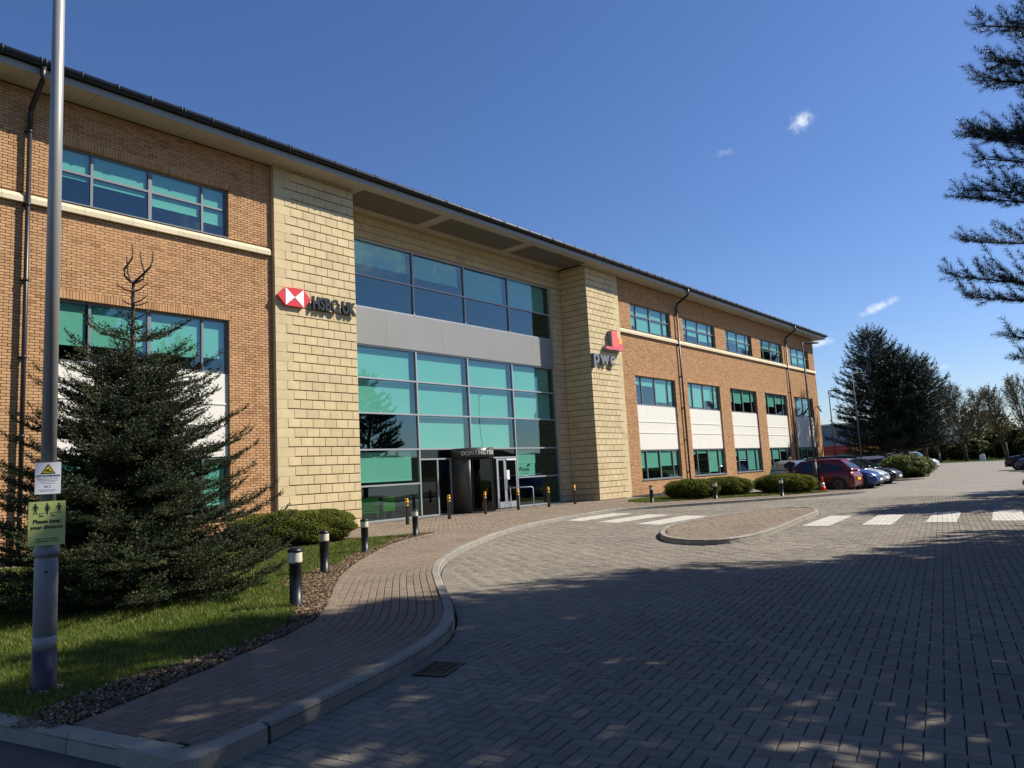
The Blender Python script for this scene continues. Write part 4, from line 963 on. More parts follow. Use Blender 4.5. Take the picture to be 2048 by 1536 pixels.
def lamp(loc, H, ang, label, arm=.08, big=False):
    t = thing('street_lamp', label, 'street lamp', loc, 0, 'grey lamp columns around the car park')
    if big:
        MB().lathe([(.088,-.1),(.088,.01),(.0865,.30)], n=28).build('painted_foot', M['lamp_foot'], t)
        MB().lathe([(.083,.30),(.083,.40),(.0795,.401),(.0795,.41),(.083,.412),(.083,.98),(.077,1.0),(.077,1.02),(.094,1.022),(.094,1.065),(.084,1.078),(.080,1.09),(.080,1.12),(.066,1.15),(.058,1.165)], n=28).build('column_base', M['lamp_base'], t)
        b = MB()
        for i in range(16): a = 6.283*i/16 + random.gauss(0,.1); r = .108+random.gauss(0,.010); b.lathe([(.02,-.004),(.018,.012),(.006,.02)], (r*math.cos(a), r*math.sin(a), 0), 6)
        b.build('mortar_collar', M['kerb'], t, 'stuff')
        MB().tube([(0,0,1.16),(0,0,H)], [.057,.041], 24).build('pole', M['lamp_grey'], t)
        MB().tube([(-.025,-.078,.90),(-.026,-.084,.90)], .010, 10).build('lock', M['ink'], t)
    else:
        MB().tube([(0,0,-.05),(0,0,1.3)], .085, 12).tube([(0,0,1.3),(0,0,1.42)], [.085,.05], 12).build('column_base', M['lamp_far'], t); MB().tube([(0,0,1.42),(0,0,H)], [.05,.036], 12).build('pole', M['lamp_far'], t)
    lantern(t, H-.02, ang, arm); return t
lamp((2.2,-13.51,.10), 8.0, math.radians(-60), 'tall grey lamp column with two signs, in front of the fir tree', .1, True)
lamp((35.72,-8.82,.11), 6.95, math.radians(-35), 'lamp column standing in front of the red hatchback, lantern against the eaves', .1)
lamp((58,-3.3,0), 6.6, math.radians(-50), 'distant lamp column right of the office corner, against the sky', .1)
lamp((57.0,-5.35,0), 7.65, math.radians(-15), 'lamp column with a straight side arm in front of the dark pines', .9)
lamp((118,.3,0), 5.6, math.radians(-60), 'small far lamp column on the verge left of the bare trees', .1)
# signs on the near column: flat plates with straps
def sign_plate(name, label, z, w, h, mat, off, tilt, k):
    s = thing(name, label, 'sign', (2.2,-13.51,z)); n = Vector((-.33,-.945,0)).normalized(); x = Vector((-n.y, n.x, 0)) 
    x = Vector((.945,-.33,0)).normalized(); up = (Vector((0,0,1)) + x*tilt).normalized(); xx = (x - up*x.dot(up)).normalized()
    fm = face_frame(n*(off), xx, up) @ Matrix.Diagonal((k,k,k,1))
    f = lambda a,b,c: tuple(fm @ Vector((a,b,c)))
    MB().prism([(-w/2,-h/2),(w/2,-h/2),(w/2,h/2),(-w/2,h/2)], -.003, 0, f).build('plate', mat, s)
    for zz in (-h*.3, h*.3): MB().prism([(-.05,zz-.01),(.05,zz-.01),(.05,zz+.01),(-.05,zz+.01)], -.03, -.003, f).build('bracket', M['chrome'], s)
    return s, f, fm
s, f, fm = sign_plate('camera_warning_sign', 'white camera warning plate with a yellow triangle, upper of two on the column', 1.729, .222, .315, M['sign_white'], .082, .0, .79)
MB().prism([(-.064,.045),(.064,.045),(.0,.143)], 0, .002, f).build('triangle_border', M['ink'], s); MB().prism([(-.047,.054),(.047,.054),(.0,.126)], .002, .003, f).build('triangle_face', M['sign_yellow'], s)
MB().prism([(-.030,.076),(.006,.094),(.012,.083),(-.024,.065)], .003, .004, f).prism([(-.012,.063),(.018,.063),(.018,.070),(.003,.076),(-.004,.074)], .003, .004, f).prism([(.018,.058),(.030,.058),(.030,.078),(.024,.078)], .003, .004, f).build('camera_symbol', M['ink'], s)
def tx(body, size, x, y, mat, parent, fm_, name='lettering', al='CENTER', bevel=0): return text_poly(body, size, .001, name, mat, parent, fm_ @ Matrix.Translation((x,y,.0015)), align=al, bevel=bevel)
tx('CCTV IN OPERATION', .0215, 0, .018, M['ink'], s, fm, bevel=.0005)
mb = MB(); random.seed(3)
for y, w in ((.003,.094),(-.011,.092),(-.025,.082),(-.039,.062),(-.056,.052),(-.118,.075),(-.130,.06)):
    x = -w
    while x < w: l = random.uniform(.006,.019); mb.prism([(x,y),(min(w,x+l),y),(min(w,x+l),y+.0045),(x,y+.0045)], 0, .001, f); x += l+.004
mb.build('small_print', M['ink_grey'], s, 'stuff'); tx('M·2', .036, 0, -.095, M['ink_grey'], s, fm)
s, f, fm = sign_plate('distancing_sign', 'pale green plate reading please keep your distance, lower of two on the column', 1.377, .315, .435, M['sign_green'], .108, .0, .785)
def figure(x, dress):
    mb = MB(); y = .135; k = 1.0
    mb.prism([(x+.0095*math.cos(a), y+.055+.0095*math.sin(a)) for a in np.linspace(0,6.283,13)[:-1]], 0, .0015, f)
    mb.prism([(x-.012,y+.042),(x+.012,y+.042),(x+.009,y-.002),(x-.009,y-.002)] if not dress else [(x-.008,y+.042),(x+.008,y+.042),(x+.015,y-.012),(x-.015,y-.012)], 0, .0015, f)
    for s_ in (-1, 1):
        mb.prism([(x+s_*.012,y+.042),(x+s_*.017,y+.038),(x+s_*.026,y+.004),(x+s_*.021,y+.002)], 0, .0015, f); w = .009 if not dress else .007
        mb.prism([(x+s_*.001,y-.002 if not dress else y-.012),(x+s_*w,y-.002 if not dress else y-.012),(x+s_*(w+.008 if not dress else w-.001),y-.045),(x+s_*(w+.001 if not dress else .002),y-.045)], 0, .0015, f)
    return mb
for x, d_ in ((-.1,False),(.0,True),(.1,False)): figure(x, d_).build('person_symbol', M['ink'], s)
for x in (-.05,.05):
    MB().prism([(x-.016,.099),(x+.016,.099),(x+.016,.102),(x-.016,.102)], 0, .0015, f).prism([(x-.026,.1005),(x-.015,.106),(x-.015,.095)], 0, .0015, f).prism([(x+.026,.1005),(x+.015,.095),(x+.015,.106)], 0, .0015, f).build('arrow', M['ink'], s); tx('2m', .030, x, .068, M['ink'], s, fm, bevel=.0005)
tx('Please keep', .050, 0, .005, M['ink'], s, fm, bevel=.0014); tx('your distance', .050, 0, -.052, M['ink'], s, fm, bevel=.0014)
tx('This is for your safety', .0205, 0, -.158, M['ink'], s, fm, bevel=.0004); tx('and the safety of others', .0205, 0, -.181, M['ink'], s, fm, bevel=.0004)

# ------------------------------------------------------------------ cars
CG = 'cars parked around the building'
def car(label, loc, heading, kind, paint, L=4.3, Wd=1.78, H=1.47, rims='rim', group=CG):
    m = bpy.data.materials.get('paint_'+paint[0]) or pmat('paint_'+paint[0], paint[1], rough=.3, metal=.1, spec=.45, coat=.3)
    c = thing('parked_car', label, 'car', loc, heading, group); w = Wd/2
    # stations along x (front = +): fraction, lower z, shoulder z, half width
    if kind == 'hatch': st = [(-.5,.36,.62,.80),(-.485,.24,.80,.88),(-.44,.20,.92,.95),(-.3,.18,.95,1),(0,.17,.93,1),(.2,.17,.90,1),(.33,.18,.84,.98),(.43,.2,.74,.92),(.485,.24,.60,.82),(.5,.32,.48,.74)]; gh = (-.47,-.36,.12,.31); tops = (.96,.86)
    elif kind == 'mini': st = [(-.5,.36,.62,.82),(-.485,.24,.82,.90),(-.43,.20,.95,.96),(-.3,.18,.97,1),(0,.17,.95,1),(.2,.17,.93,1),(.33,.18,.86,.98),(.43,.2,.76,.93),(.485,.24,.62,.84),(.5,.32,.48,.76)]; gh = (-.485,-.33,.14,.34); tops = (.98,.86)
    elif kind == 'saloon': st = [(-.5,.36,.66,.80),(-.485,.25,.86,.88),(-.42,.20,.94,.95),(-.3,.18,.93,1),(0,.17,.91,1),(.2,.17,.89,1),(.33,.18,.83,.98),(.43,.2,.74,.92),(.485,.24,.60,.82),(.5,.32,.48,.74)]; gh = (-.38,-.20,.10,.28); tops = (.95,.87)
    else: st = [(-.5,.40,.75,.86),(-.485,.28,.98,.92),(-.43,.24,1.05,.97),(-.3,.22,1.06,1),(0,.21,1.05,1),(.2,.21,1.02,1),(.33,.22,.98,.98),(.43,.24,.90,.94),(.485,.28,.74,.86),(.5,.36,.56,.78)]; gh = (-.48,-.42,.14,.30); tops = (1.04,.95)
    mb = MB(); rings = []
    for fx, zl, zs, hw in st:
        x = fx*L; a = w*hw; crown = .05 if abs(fx) < .45 else .02
        half = [(a*.80, zl), (a*.965, zl+.07), (a, zl+(zs-zl)*.45), (a*.985, zs-.07), (a*.93, zs), (a*.5, zs+crown*.8), (0, zs+crown)]
        rings.append(mb.add([(x,-y,z) for y,z in half] + [(x,y,z) for y,z in half[-2::-1]]))
    n = 13
    for r0, r1 in zip(rings, rings[1:]):
        for k in range(n-1): mb.face((r0+k, r1+k, r1+k+1, r0+k+1), True)
        mb.face((r0+n-1, r1+n-1, r1, r0))
    mb.face([rings[0]+k for k in range(n)]); mb.face([rings[-1]+k for k in reversed(range(n))])
    # roof and pillars, with the glass as separate panels just proud of it
    z0b, z0f = tops; z1 = H; xb, xrb, xrf, xf = (v*L for v in gh); bw, tw = w*.91, w*.70
    prof = [(xb, z0b-.05, bw*.97), (xb+.02, z0b, bw*.97), (xrb, z1-.035, tw), (xrb+.25*(xrf-xrb), z1, tw*1.02), (xrf-.2*(xrf-xrb), z1-.01, tw*1.02), (xrf, z1-.06, tw), (xf, z0f+.01, bw*.95), (xf+.02, z0f-.05, bw*.95)]
    lv = []
    for x, z, hw in prof: lv.append(mb.add([(x,-hw,z),(x,-hw*.6,z+.025),(x,0,z+.035),(x,hw*.6,z+.025),(x,hw,z)]))
    for a, b in zip(lv, lv[1:]):
        for k in range(4): mb.face((a+k, b+k, b+k+1, a+k+1), True)
    for k in (0, 4):   # side walls of the cabin
        f_ = [l+k for l in lv]; mb.face(f_ if k == 4 else f_[::-1])
    body = mb.build('body', m, c)
    # make side panes between belt and roof
    def lerp(a, b, t): return tuple(a[i]+(b[i]-a[i])*t for i in range(3))
    for s_ in (-1, 1):
        o = .012
        A = lambda x, t: (x, s_*((bw*(1-t)+tw*t)+o), (z0b*.5+z0f*.5+.03)*(1-t) + (z1-.085)*t)
        mid = (xrb+xrf)/2 - .03*L; q = []
        rearlo, rearhi = xb+.24, xrb+.16; frlo, frhi = xf-.22, xrf-.08
        if kind != 'mini': q += [[A(rearlo,0), A(mid-.03,0), A(mid-.03,1), A(rearhi,1)], [A(mid+.03,0), A(frlo,0), A(frhi,1), A(mid+.03,1)]]
        else: q += [[A(rearlo+.1,.12), A(mid-.12,.05), A(mid-.12,1), A(rearhi+.05,1)], [A(mid-.05,.0), A(frlo,0), A(frhi,1), A(mid-.05,1)]]
        for pts in q: b = MB(); k = b.add(pts); b.face((k,k+1,k+2,k+3) if s_ < 0 else (k+3,k+2,k+1,k)); b.build('side_window', M['carglass'], c)
        b = MB().tube([(frlo-.02, s_*(bw+.0), z0f+.06), (frlo-.02, s_*(bw+.10), z0f+.10)], .03, 6); k = MB().box(frlo-.1, frlo+.02, min(s_*(bw+.08), s_*(bw+.25)), max(s_*(bw+.08), s_*(bw+.25)), z0f+.05, z0f+.19, .03); k.build('door_mirror', m, c)
        hl = MB(); a, z = w*.84, st[-2][2]-.04
        hl.add([(L*.497,s_*a*.55,z-.10),(L*.452,s_*w*.90,z-.02),(L*.405,s_*w*.955,z+.09),(L*.462,s_*a*.62,z+.045)]); hl.v = [(x+.018,y+s_*.012,zz+.012) for x,y,zz in hl.v]; hl.face((0,1,2,3) if s_ > 0 else (3,2,1,0)); hl.build('headlight', M['headlight'], c)
        tl = MB(); z = st[1][2]; tl.add([(-L*.490,s_*w*.60,z-.13),(-L*.478,s_*w*.90,z-.11),(-L*.44,s_*w*.955,z+.05),(-L*.478,s_*w*.64,z+.01)]); tl.v = [(x-.03,y+s_*.014,zz) for x,y,zz in tl.v]; tl.face((3,2,1,0) if s_ > 0 else (0,1,2,3)); tl.build('tail_light', M['taillight'], c)
        for fx in (-.30, .315):
            x = fx*L; r = .315 if kind != 'suv' else .36; y = s_*(w-.075)
            MB().tube([(x, s_*(w*.6), r+.01), (x, s_*(w+.004), r+.01)], r+.055, 24, True, False).build('wheel_arch', M['black_matt'], c)
            wh = MB().tube([(x, y-s_*.09, r), (x, y-s_*.08, r), (x, y+s_*.09, r), (x, y+s_*.105, r)], [r-.03, r, r, r-.03], 24, True, False).build('wheel', M['tyre'], c)
            k = MB(); yy = y+s_*.108; k.tube([(x, yy-s_*.05, r), (x, yy-.0, r)], r*.66, 20, True, False); k.build('rim_dish', M['black_matt'], wh)
            k = MB()
            for i in range(10):
                t0 = 6.283*(i//2)/5 + (.18 if i % 2 else -.18); d = (math.cos(t0), math.sin(t0)); e = (-d[1], d[0])
                k.prism([(x+d[0]*a+e[0]*b, r+d[1]*a+e[1]*b) for a, b in ((.02,-.025),(r*.66,-.018),(r*.66,.018),(.02,.025))], 0, .012, lambda p,q_,z_: (p, yy+s_*(z_-.004), q_))
            for i in range(20):
                t0, t1 = 6.283*i/20, 6.283*(i+1)/20; k.prism([(x+math.cos(t_)*rr, r+math.sin(t_)*rr) for t_, rr in ((t0,r*.62),(t1,r*.62),(t1,r*.70),(t0,r*.70))], 0, .012, lambda p,q_,z_: (p, yy+s_*(z_-.004), q_))
            k.build('rim', M[rims], wh)
    o = .014
    b = MB(); ws = [(xrf+.03,-tw*.93,z1-.075),(xrf+.03,tw*.93,z1-.075),(xf-.04,bw*.86,z0f+.045),(xf-.04,-bw*.86,z0f+.045)]; b.add([(x+o,y,z+o+.015+.012*(1-abs(y)/bw)) for x,y,z in ws]); b.face((3,2,1,0)); b.build('windscreen', M['carglass'], c)
    b = MB(); b.add([(xrb-.03-o,tw*.9,z1-.085),(xrb-.03-o,-tw*.9,z1-.085),(xb+.06-o,-bw*.82,z0b+.06),(xb+.06-o,bw*.82,z0b+.06)]); b.v = [(x,y,z+.022) for x,y,z in b.v]; b.face((3,2,1,0)); b.build('rear_window', M['carglass'], c)
    MB().box(L*.497, L*.506, -.26, .26, .36, .47).build('number_plate', M['plate'], c); MB().box(-L*.509, -L*.499, -.26, .26, .50, .61).build('number_plate', M['sign_yellow'], c)
    MB().box(L*.492, L*.503, -w*.5, w*.5, .24, .34).box(L*.488, L*.499, -w*.42, w*.42, .50, .58).build('grille', M['black_matt'], c)
    MB().box(-L*.40, L*.40, -w*.94, w*.94, .14, .24).build('sill', M['black_matt'], c)
    return c
U = math.pi/2
car('deep red hatchback parked nose to the office, beside the traffic cone', (36.62,-8.72,-.004), U, 'mini', ('deep_red', (.13,.005,.008)), 3.45, 1.66, 1.49, 'rim_dark')
car('bright blue hatchback parked nose out, right of the red car', (38.95,-8.75,-.004), -U, 'hatch', ('bright_blue', (.012,.05,.20)), 4.15, 1.78, 1.46)
car('pale silver hatchback parked nose out between the blue and black cars', (41.5,-8.4,-.004), -U, 'hatch', ('pale_silver', (.36,.42,.43)), 4.2, 1.78, 1.46)
car('black saloon parked nose out, last in the near row before the laurel bush', (44.35,-8.2,-.004), -U, 'saloon', ('black', (.010,.011,.012)), 4.6, 1.84, 1.44)
car('grey blue car in the second row, its pale windscreen facing right', (52.5,-2.1,-.004), -.15, 'hatch', ('grey_blue', (.12,.16,.20)), 4.2, 1.78, 1.5)
car('black estate car in the second row behind the silver hatchback', (57.5,-4.0,-.004), -U+.2, 'suv', ('black', (.010,.011,.012)), 4.5, 1.85, 1.66)
car('white hatchback parked under the left edge of the pines', (62.5,-5.1,-.004), -U, 'hatch', ('white', (.70,.71,.72)), 4.2, 1.78, 1.5)
car('silver estate car glimpsed between the pine trunks', (77.0,-4.4,-.004), -U, 'suv', ('silver', (.42,.44,.46)), 4.5, 1.85, 1.68)
car('silver grey car nearest in the right-hand row, cut by the picture edge', (57.4,-17.4,-.004), U, 'saloon', ('grey_blue_light', (.16,.18,.22)), 4.6, 1.84, 1.44)
car('dark blue grey saloon behind the nearest car in the right-hand row', (59.9,-16.5,-.004), U, 'saloon', ('slate', (.05,.065,.09)), 4.6, 1.84, 1.46)
car('tall black car farthest along the right-hand row', (63.2,-15.6,-.004), U, 'suv', ('black', (.010,.011,.012)), 4.6, 1.88, 1.75)
# bus beyond the car park
bs = thing('bus', 'red and orange single deck bus behind the parked cars, left of the pines', 'bus', (104,7.6,-.05), math.radians(195))
RED, ORG = pmat('bus_red', (.20,.022,.016), rough=.35), pmat('bus_orange', (.45,.19,.03), rough=.35)
MB().box(-1.25,1.25,-5.5,-.5,2.10,2.80,.08).box(-1.25,1.25,-5.5,-.5,.35,1.05).build('rear_body', RED, bs); MB().box(-1.25,1.25,-.49,5.5,2.10,2.80,.08).box(-1.25,1.25,-.49,5.5,.35,1.05).build('front_body', ORG, bs); MB().box(-1.0,1.0,-4.6,.2,2.802,3.15,.08).build('roof_pod', RED, bs)
for i in range(7): MB().box(-1.23,1.23,-5.45+i*1.57,-4.0+i*1.57,1.05,2.10).build('window', M['carglass'], bs)
for y in (-3.4,3.0): MB().tube([(-1.27,y,.45),(1.27,y,.45)], .45, 18, True, False).build('wheel', M['tyre'], bs)
# warehouse far behind
wh = thing('warehouse', 'distant grey clad warehouse with a shallow gable beyond the car park', 'building', (138,27,0), math.radians(-20))
MB().prism([(-22,2.9),(14,2.9),(14,7.0),(6,7.15),(-4,7.3),(-22,4.9)], 0, 30, lambda x,y,z: (z*1.0, -x, y)).build('cladding', M['terracotta'], wh); MB().box(.05,30,-14,22,0,2.9).build('wall', M['far_brick'], wh)
MB().prism([(-22.4,4.92),(-4,7.34),(14.3,7.05),(14.3,7.3),(-4,7.62),(-22.4,5.2)], -.4, 30.2, lambda x,y,z: (z, -x, y)).build('roof', M['panel_white'], wh)
st = thing('marker_stone', 'small white rounded marker stone on the far grass verge', 'stone', (124,-4.0,-.02)); MB().prism([(-.35,0),(.35,0),(.33,.75),(.2,.95),(-.2,.95),(-.33,.75)], -.15, .15, lambda x,y,z: (z, x, y)).build('stone', M['white'], st)

# ------------------------------------------------------------------ person by the wall
def person(loc, rz):
    p = thing('person', 'person in dark clothes walking between the office wall and the parked cars', 'person', loc, rz)
    J = {'pel':(0,0,.95),'waist':(0,.0,1.08),'chest':(.01,0,1.30),'neck':(.02,0,1.46),'head0':(.035,0,1.54),'head1':(.045,0,1.64),'head2':(.035,0,1.70)}
    V, E, R = [], [], []
    def jt(co, r, parent=None):
        V.append(co); R.append(r); 
        if parent is not None: E.append((parent, len(V)-1))
        return len(V)-1
    pel = jt(J['pel'], (.135,.17)); wst = jt(J['waist'], (.115,.15), pel); ch = jt(J['chest'], (.125,.19), wst); nk = jt(J['neck'], (.055,.055), ch); h0 = jt(J['head0'], (.065,.06), nk); h1 = jt(J['head1'], (.085,.075), h0); jt(J['head2'], (.06,.055), h1)
    for s_ in (-1, 1):
        sw = .22*s_
        hip = jt((0,.09*s_,.90), (.09,.09), pel); kn = jt((sw*.55,.09*s_,.50), (.06,.06), hip); an = jt((sw*.7-.08*(s_<0),.09*s_,.09), (.042,.042), kn); jt((sw*.7+.14-.08*(s_<0),.10*s_,.035), (.035,.045), an)
        sh = jt((.01,.19*s_,1.39), (.062,.062), ch); el = jt((-sw*.35,.235*s_,1.12), (.046,.046), sh); wr = jt((-sw*.8+.05,.22*s_,.89), (.034,.034), el); hd = jt((-sw*.9+.07,.215*s_,.81), (.030,.018), wr)
        for k, (dx, dy, l) in enumerate(((.03,0,.07),(.01,0,.08),(-.01,0,.075),(-.03,0,.06))): jt((-sw*.9+.07+dx*.9,.215*s_,.81-l), (.010,.010), hd)
        jt((-sw*.9+.12,.20*s_,.79), (.011,.011), hd)
    me = bpy.data.meshes.new('body'); me.from_pydata(V, E, []); o = link(bpy.data.objects.new('body', me), p); me.materials.append(M['coat']); me.materials.append(M['skin'])
    sk = o.modifiers.new('skin', 'SKIN'); sk.use_smooth_shade = True; su = o.modifiers.new('sub', 'SUBSURF'); su.levels = su.render_levels = 1
    for v, r in zip(me.skin_vertices[0].data, R): v.radius = r
    me.skin_vertices[0].data[0].use_root = True
    dg = bpy.context.evaluated_depsgraph_get(); m2 = bpy.data.meshes.new_from_object(o.evaluated_get(dg)); o.modifiers.clear(); o.data = m2; m2.name = 'body'
    m2.materials.clear(); m2.materials.append(M['coat']); m2.materials.append(M['skin'])
    for f_ in m2.polygons: z = f_.center.z; f_.material_index = 1 if z > 1.455 or (.70 < z < .86 and abs(f_.center.y) > .17) else 0
    MB().lathe([(.088,1.62),(.096,1.67),(.085,1.73),(.05,1.765),(.01,1.775)], (.028,0,0), 14).build('hair', M['hair'], p)
    mb = MB(); mb.tube([(.125,0,1.635),(.155,0,1.615),(.13,0,1.605)], .012, 6); mb.build('nose', M['skin'], p)
    for s_ in (-1,1): MB().lathe([(.012,-.012),(.014,.0),(.006,.012)], (.122,.033*s_,1.65), 8).build('eye', M['ink'], p); MB().lathe([(.012,-.03),(.02,0),(.010,.03)], (.03,.088*s_,1.64), 8).build('ear', M['skin'], p)
    return p
person((50.3,-2.6,-.004), math.radians(200))
# ------------------------------------------------------------------ plants
def tmpl_needles(segs, npm, length, width, fwd, rng, flat=.0, upbias=.0):
    """needle triangles around line segments: returns (k,3,3) triangles"""
    T = []
    for a, b in segs:
        a, b = np.array(a, float), np.array(b, float); L = np.linalg.norm(b-a); t = (b-a)/L; n = max(4, int(L*npm))
        u = np.cross(t, [0,0,1]) if abs(t[2]) < .95 else np.cross(t, [1,0,0]); u /= np.linalg.norm(u); v = np.cross(u, t)
        s = rng.random(n); ph = rng.random(n)*2*np.pi
        cu, cv = np.cos(ph), np.sin(ph)*(1-flat) + upbias
        d = fwd*t + (1-fwd*.6)*(cu[:,None]*u + cv[:,None]*v); d /= np.linalg.norm(d, axis=1)[:,None]
        p = a + s[:,None]*(b-a); l = length*rng.uniform(.75,1.15,n)*(1-.25*(s > .93)); side = np.cross(d, rng.normal(size=(n,3))); side /= np.linalg.norm(side, axis=1)[:,None]
        T.append(np.stack([p-side*width/2, p+side*width/2, p+d*l[:,None]], 1))
    return np.concatenate(T)
def frames(d, up=(0,0,1), roll=None, rng=RNG):
    """rotation matrices whose x axis is d"""
    d = d/np.linalg.norm(d, axis=1)[:,None]; y = np.cross(np.broadcast_to(up, d.shape), d); ln = np.linalg.norm(y, axis=1); y[ln < 1e-3] = (0,1,0); y /= np.linalg.norm(y, axis=1)[:,None]; z = np.cross(d, y)
    if roll is not None: c, s = np.cos(roll)[:,None], np.sin(roll)[:,None]; y, z = y*c+z*s, z*c-y*s
    return np.stack([d, y, z], 2)
def bake(templates, pos, dirs, scale, roll=None, up=(0,0,1)):
    """instances of triangle templates -> V, F, tone"""
    M3 = frames(dirs, up, roll); which = RNG.integers(0, len(templates), len(pos)); out, tn = [], []; base = RNG.random(len(pos))
    for k, T in enumerate(templates):
        i = np.nonzero(which == k)[0]
        if not len(i): continue
        P = np.einsum('nij,mj->nmi', M3[i], T.reshape(-1,3))*scale[i][:,None,None] + pos[i][:,None,:]
        out.append(P.reshape(-1,3)); tn.append((base[i][:,None]*.65 + RNG.random((len(i), len(T)))*.34).ravel())
    V = np.concatenate(out); return V, np.arange(len(V)).reshape(-1,3), np.concatenate(tn).clip(0,.995)
def spray(rng, L=.55, nside=7):
    segs = [((0,0,0),(L*.5,0,.0)),((L*.5,0,0),(L,0,.03))]
    for k in range(nside):
        s = L*(.12+.74*k/nside); l = L*(.50 - .30*k/nside)*rng.uniform(.8,1.15)
        for sg in (-1, 1): a = math.radians(rng.uniform(42,58)); segs.append(((s,0,0),(s+l*math.cos(a), sg*l*math.sin(a), .02*rng.uniform(-.5,1.5))))
    return segs
rg = np.random.default_rng(5)
def fir_spray(rng, L):
    segs = [((0,0,0),(L*.55,0,.0)),((L*.55,0,0),(L,0,.02))]; k = 0; x = .05
    while x < L-.05:
        for sg in (-1, 1):
            l = (L-x)*rng.uniform(.38,.60)+.03; a = math.radians(rng.uniform(40,58)); segs.append(((x,0,0),(x+l*math.cos(a), sg*l*math.sin(a), l*rng.uniform(-.05,.25))))
        x += .085
    return segs
FIR_L = (.14,.26,.42)
FIRT = [[tmpl_needles(fir_spray(rg, l), 112, .027, .014, .5, rg, .15, .12) for _ in range(3)] for l in FIR_L]
def fir_tree(loc, H=5.0):
    t = thing('fir_tree', 'dark green fir tree with a bare forked top on the lawn behind the lamp column', 'tree', loc)
    rng = np.random.default_rng(21); items = [[], [], []]; limbs = MB()
    def put(p, d, l): items[0 if l < .2 else 1 if l < .34 else 2].append((p, d, l))
    z = .14
    while z < 3.66:
        f = z/H; R = float(np.interp(z, [0,.5,1.0,2.0,2.9,3.4,3.7],[2.25,2.3,2.05,1.62,1.25,.92,.62])); n = 13 if z < 2.6 else 10 if z < 3.3 else 6; a0 = rng.random()*6.28
        up0 = .02 + .42*max(0, f-.15)
        for k in range(n):
            a = a0 + 6.283*k/n + rng.normal(0,.14); L = R*rng.uniform(.66,1.08)/(1+.10*up0); zz = z + rng.uniform(-.11,.11); d = np.array([math.cos(a), math.sin(a), 0]); droop = .12*(1-f)
            def at(s): x = s*L; return d*x + np.array([0,0, zz + x*up0 - droop*x*math.sin(math.pi*min(1,s)) + .13*L*s**3])
            limbs.tube([at(s) for s in (0,.35,.7,1)], [.014*(.5+L/2.4), .010, .006, .004], 5, False)
            x = .10
            while x < L:
                s = x/L; tang = at(min(s+.03,1.03)) - at(s); tang /= np.linalg.norm(tang); left = np.cross([0,0,1], tang); left /= np.linalg.norm(left)
                ln = min(.50, .10 + .42*(1-s)*L)*rng.uniform(.75,1.15)
                for sg in (-1, 1):
                    an = math.radians(rng.uniform(36,60)); put(at(s)+np.array([0,0,rng.normal(0,.015)]), tang*math.cos(an) + sg*left*math.sin(an) + np.array([0,0,rng.uniform(-.05,.30)]), ln)
                if rng.random() < .45: put(at(s), tang*.7+np.array([0,0,rng.uniform(.25,.8)])+left*rng.normal(0,.4), ln*.6)
                x += .100*rng.uniform(.85,1.2)
            tip = at(1.0)-at(.9); tip /= np.linalg.norm(tip); put(at(.96), tip+np.array([0,0,.18]), .17); put(at(.80), tip+np.array([0,0,.05]), .24)
        z += .20 if z < 3.2 else .27
    Vs, tn = [], []
    for T, it, l0 in zip(FIRT, items, FIR_L):
        P = np.array([i[0] for i in it]); D_ = np.array([i[1] for i in it]); sc = np.array([i[2] for i in it])/l0; V, F, q = bake(T, P, D_, sc.clip(.75,1.25)); Vs.append(V); tn.append(q)
    V = np.concatenate(Vs); mesh_np('foliage', V, np.arange(len(V)).reshape(-1,3), M['fir'], t, np.concatenate(tn), 'stuff')
    limbs.build('limbs', M['bark_tree'], t, 'stuff')
    MB().tube([(0,0,-.1),(0,0,.5),(.02,0,2.5),(0,.01,H*.86),(0,0,H*.905)], [.10,.085,.05,.024,.019], 10).build('trunk', M['bark_tree'], t)
    tp = MB(); top = np.array([0,0,H*.905]); r_ = np.array([.635,-.772,0])      # forked leader, bare curving shoots
    def shoot(pts, r0): P = [top + r_*x + np.array([0,0,zz]) for x, zz in pts]; tp.tube(P, np.linspace(r0, r0*.6, len(P)), 6); return P
    A_ = shoot([(0,0),(-.06,.04),(-.13,.12),(-.135,.22),(-.07,.30),(-.02,.38),(-.01,.46),(-.02,.55)], .018); B_ = shoot([(0,0),(-.05,.05),(-.08,.15),(-.085,.26),(-.10,.36)], .013)
    C_ = shoot([(0,0),(.08,.07),(.17,.15),(.24,.22),(.28,.32),(.285,.43)], .019); D_ = shoot([(.03,.0),(.14,.05),(.17,.14),(.13,.25),(.11,.35),(.105,.43)], .014)
    E_ = shoot([(0,-.13),(.10,-.10),(.22,.0)], .013); F_ = shoot([(0,-.13),(-.12,-.09),(-.25,.0)], .012); G_ = shoot([(0,-.3),(.1,-.27),(.2,-.2)], .012); H_ = shoot([(0,-.33),(.1,-.33),(.22,-.29)], .012); I_ = shoot([(0,-.32),(-.08,-.3),(-.15,-.25)], .012); J_ = shoot([(0,-.55),(.12,-.5),(.26,-.40)], .012); K_ = shoot([(0,-.52),(-.14,-.46),(-.30,-.33)], .012); L_ = shoot([(0,-.70),(.1,-.68),(.2,-.6)], .012)
    tp.build('leader', M['bark_tree'], t)
    segs = [(P[i], P[i+1]) for P in (A_, B_, C_, D_, E_, F_, G_, H_, I_, J_, K_, L_) for i in range(len(P)-1)]; T = tmpl_needles(segs, 330, .018, .005, .45, rng)
    for q in (A_[-1], B_[-1], C_[-1], D_[-1]): T = np.concatenate([T, tmpl_needles([(q, q+np.array([0,0,.035]))], 900, .02, .006, .3, rng)])
    mesh_np('leader_needles', T.reshape(-1,3), np.arange(len(T)*3).reshape(-1,3), M['fir'], t, rng.random(len(T)), 'stuff')
    return t
fir_tree((4.62,-9.35,.10))

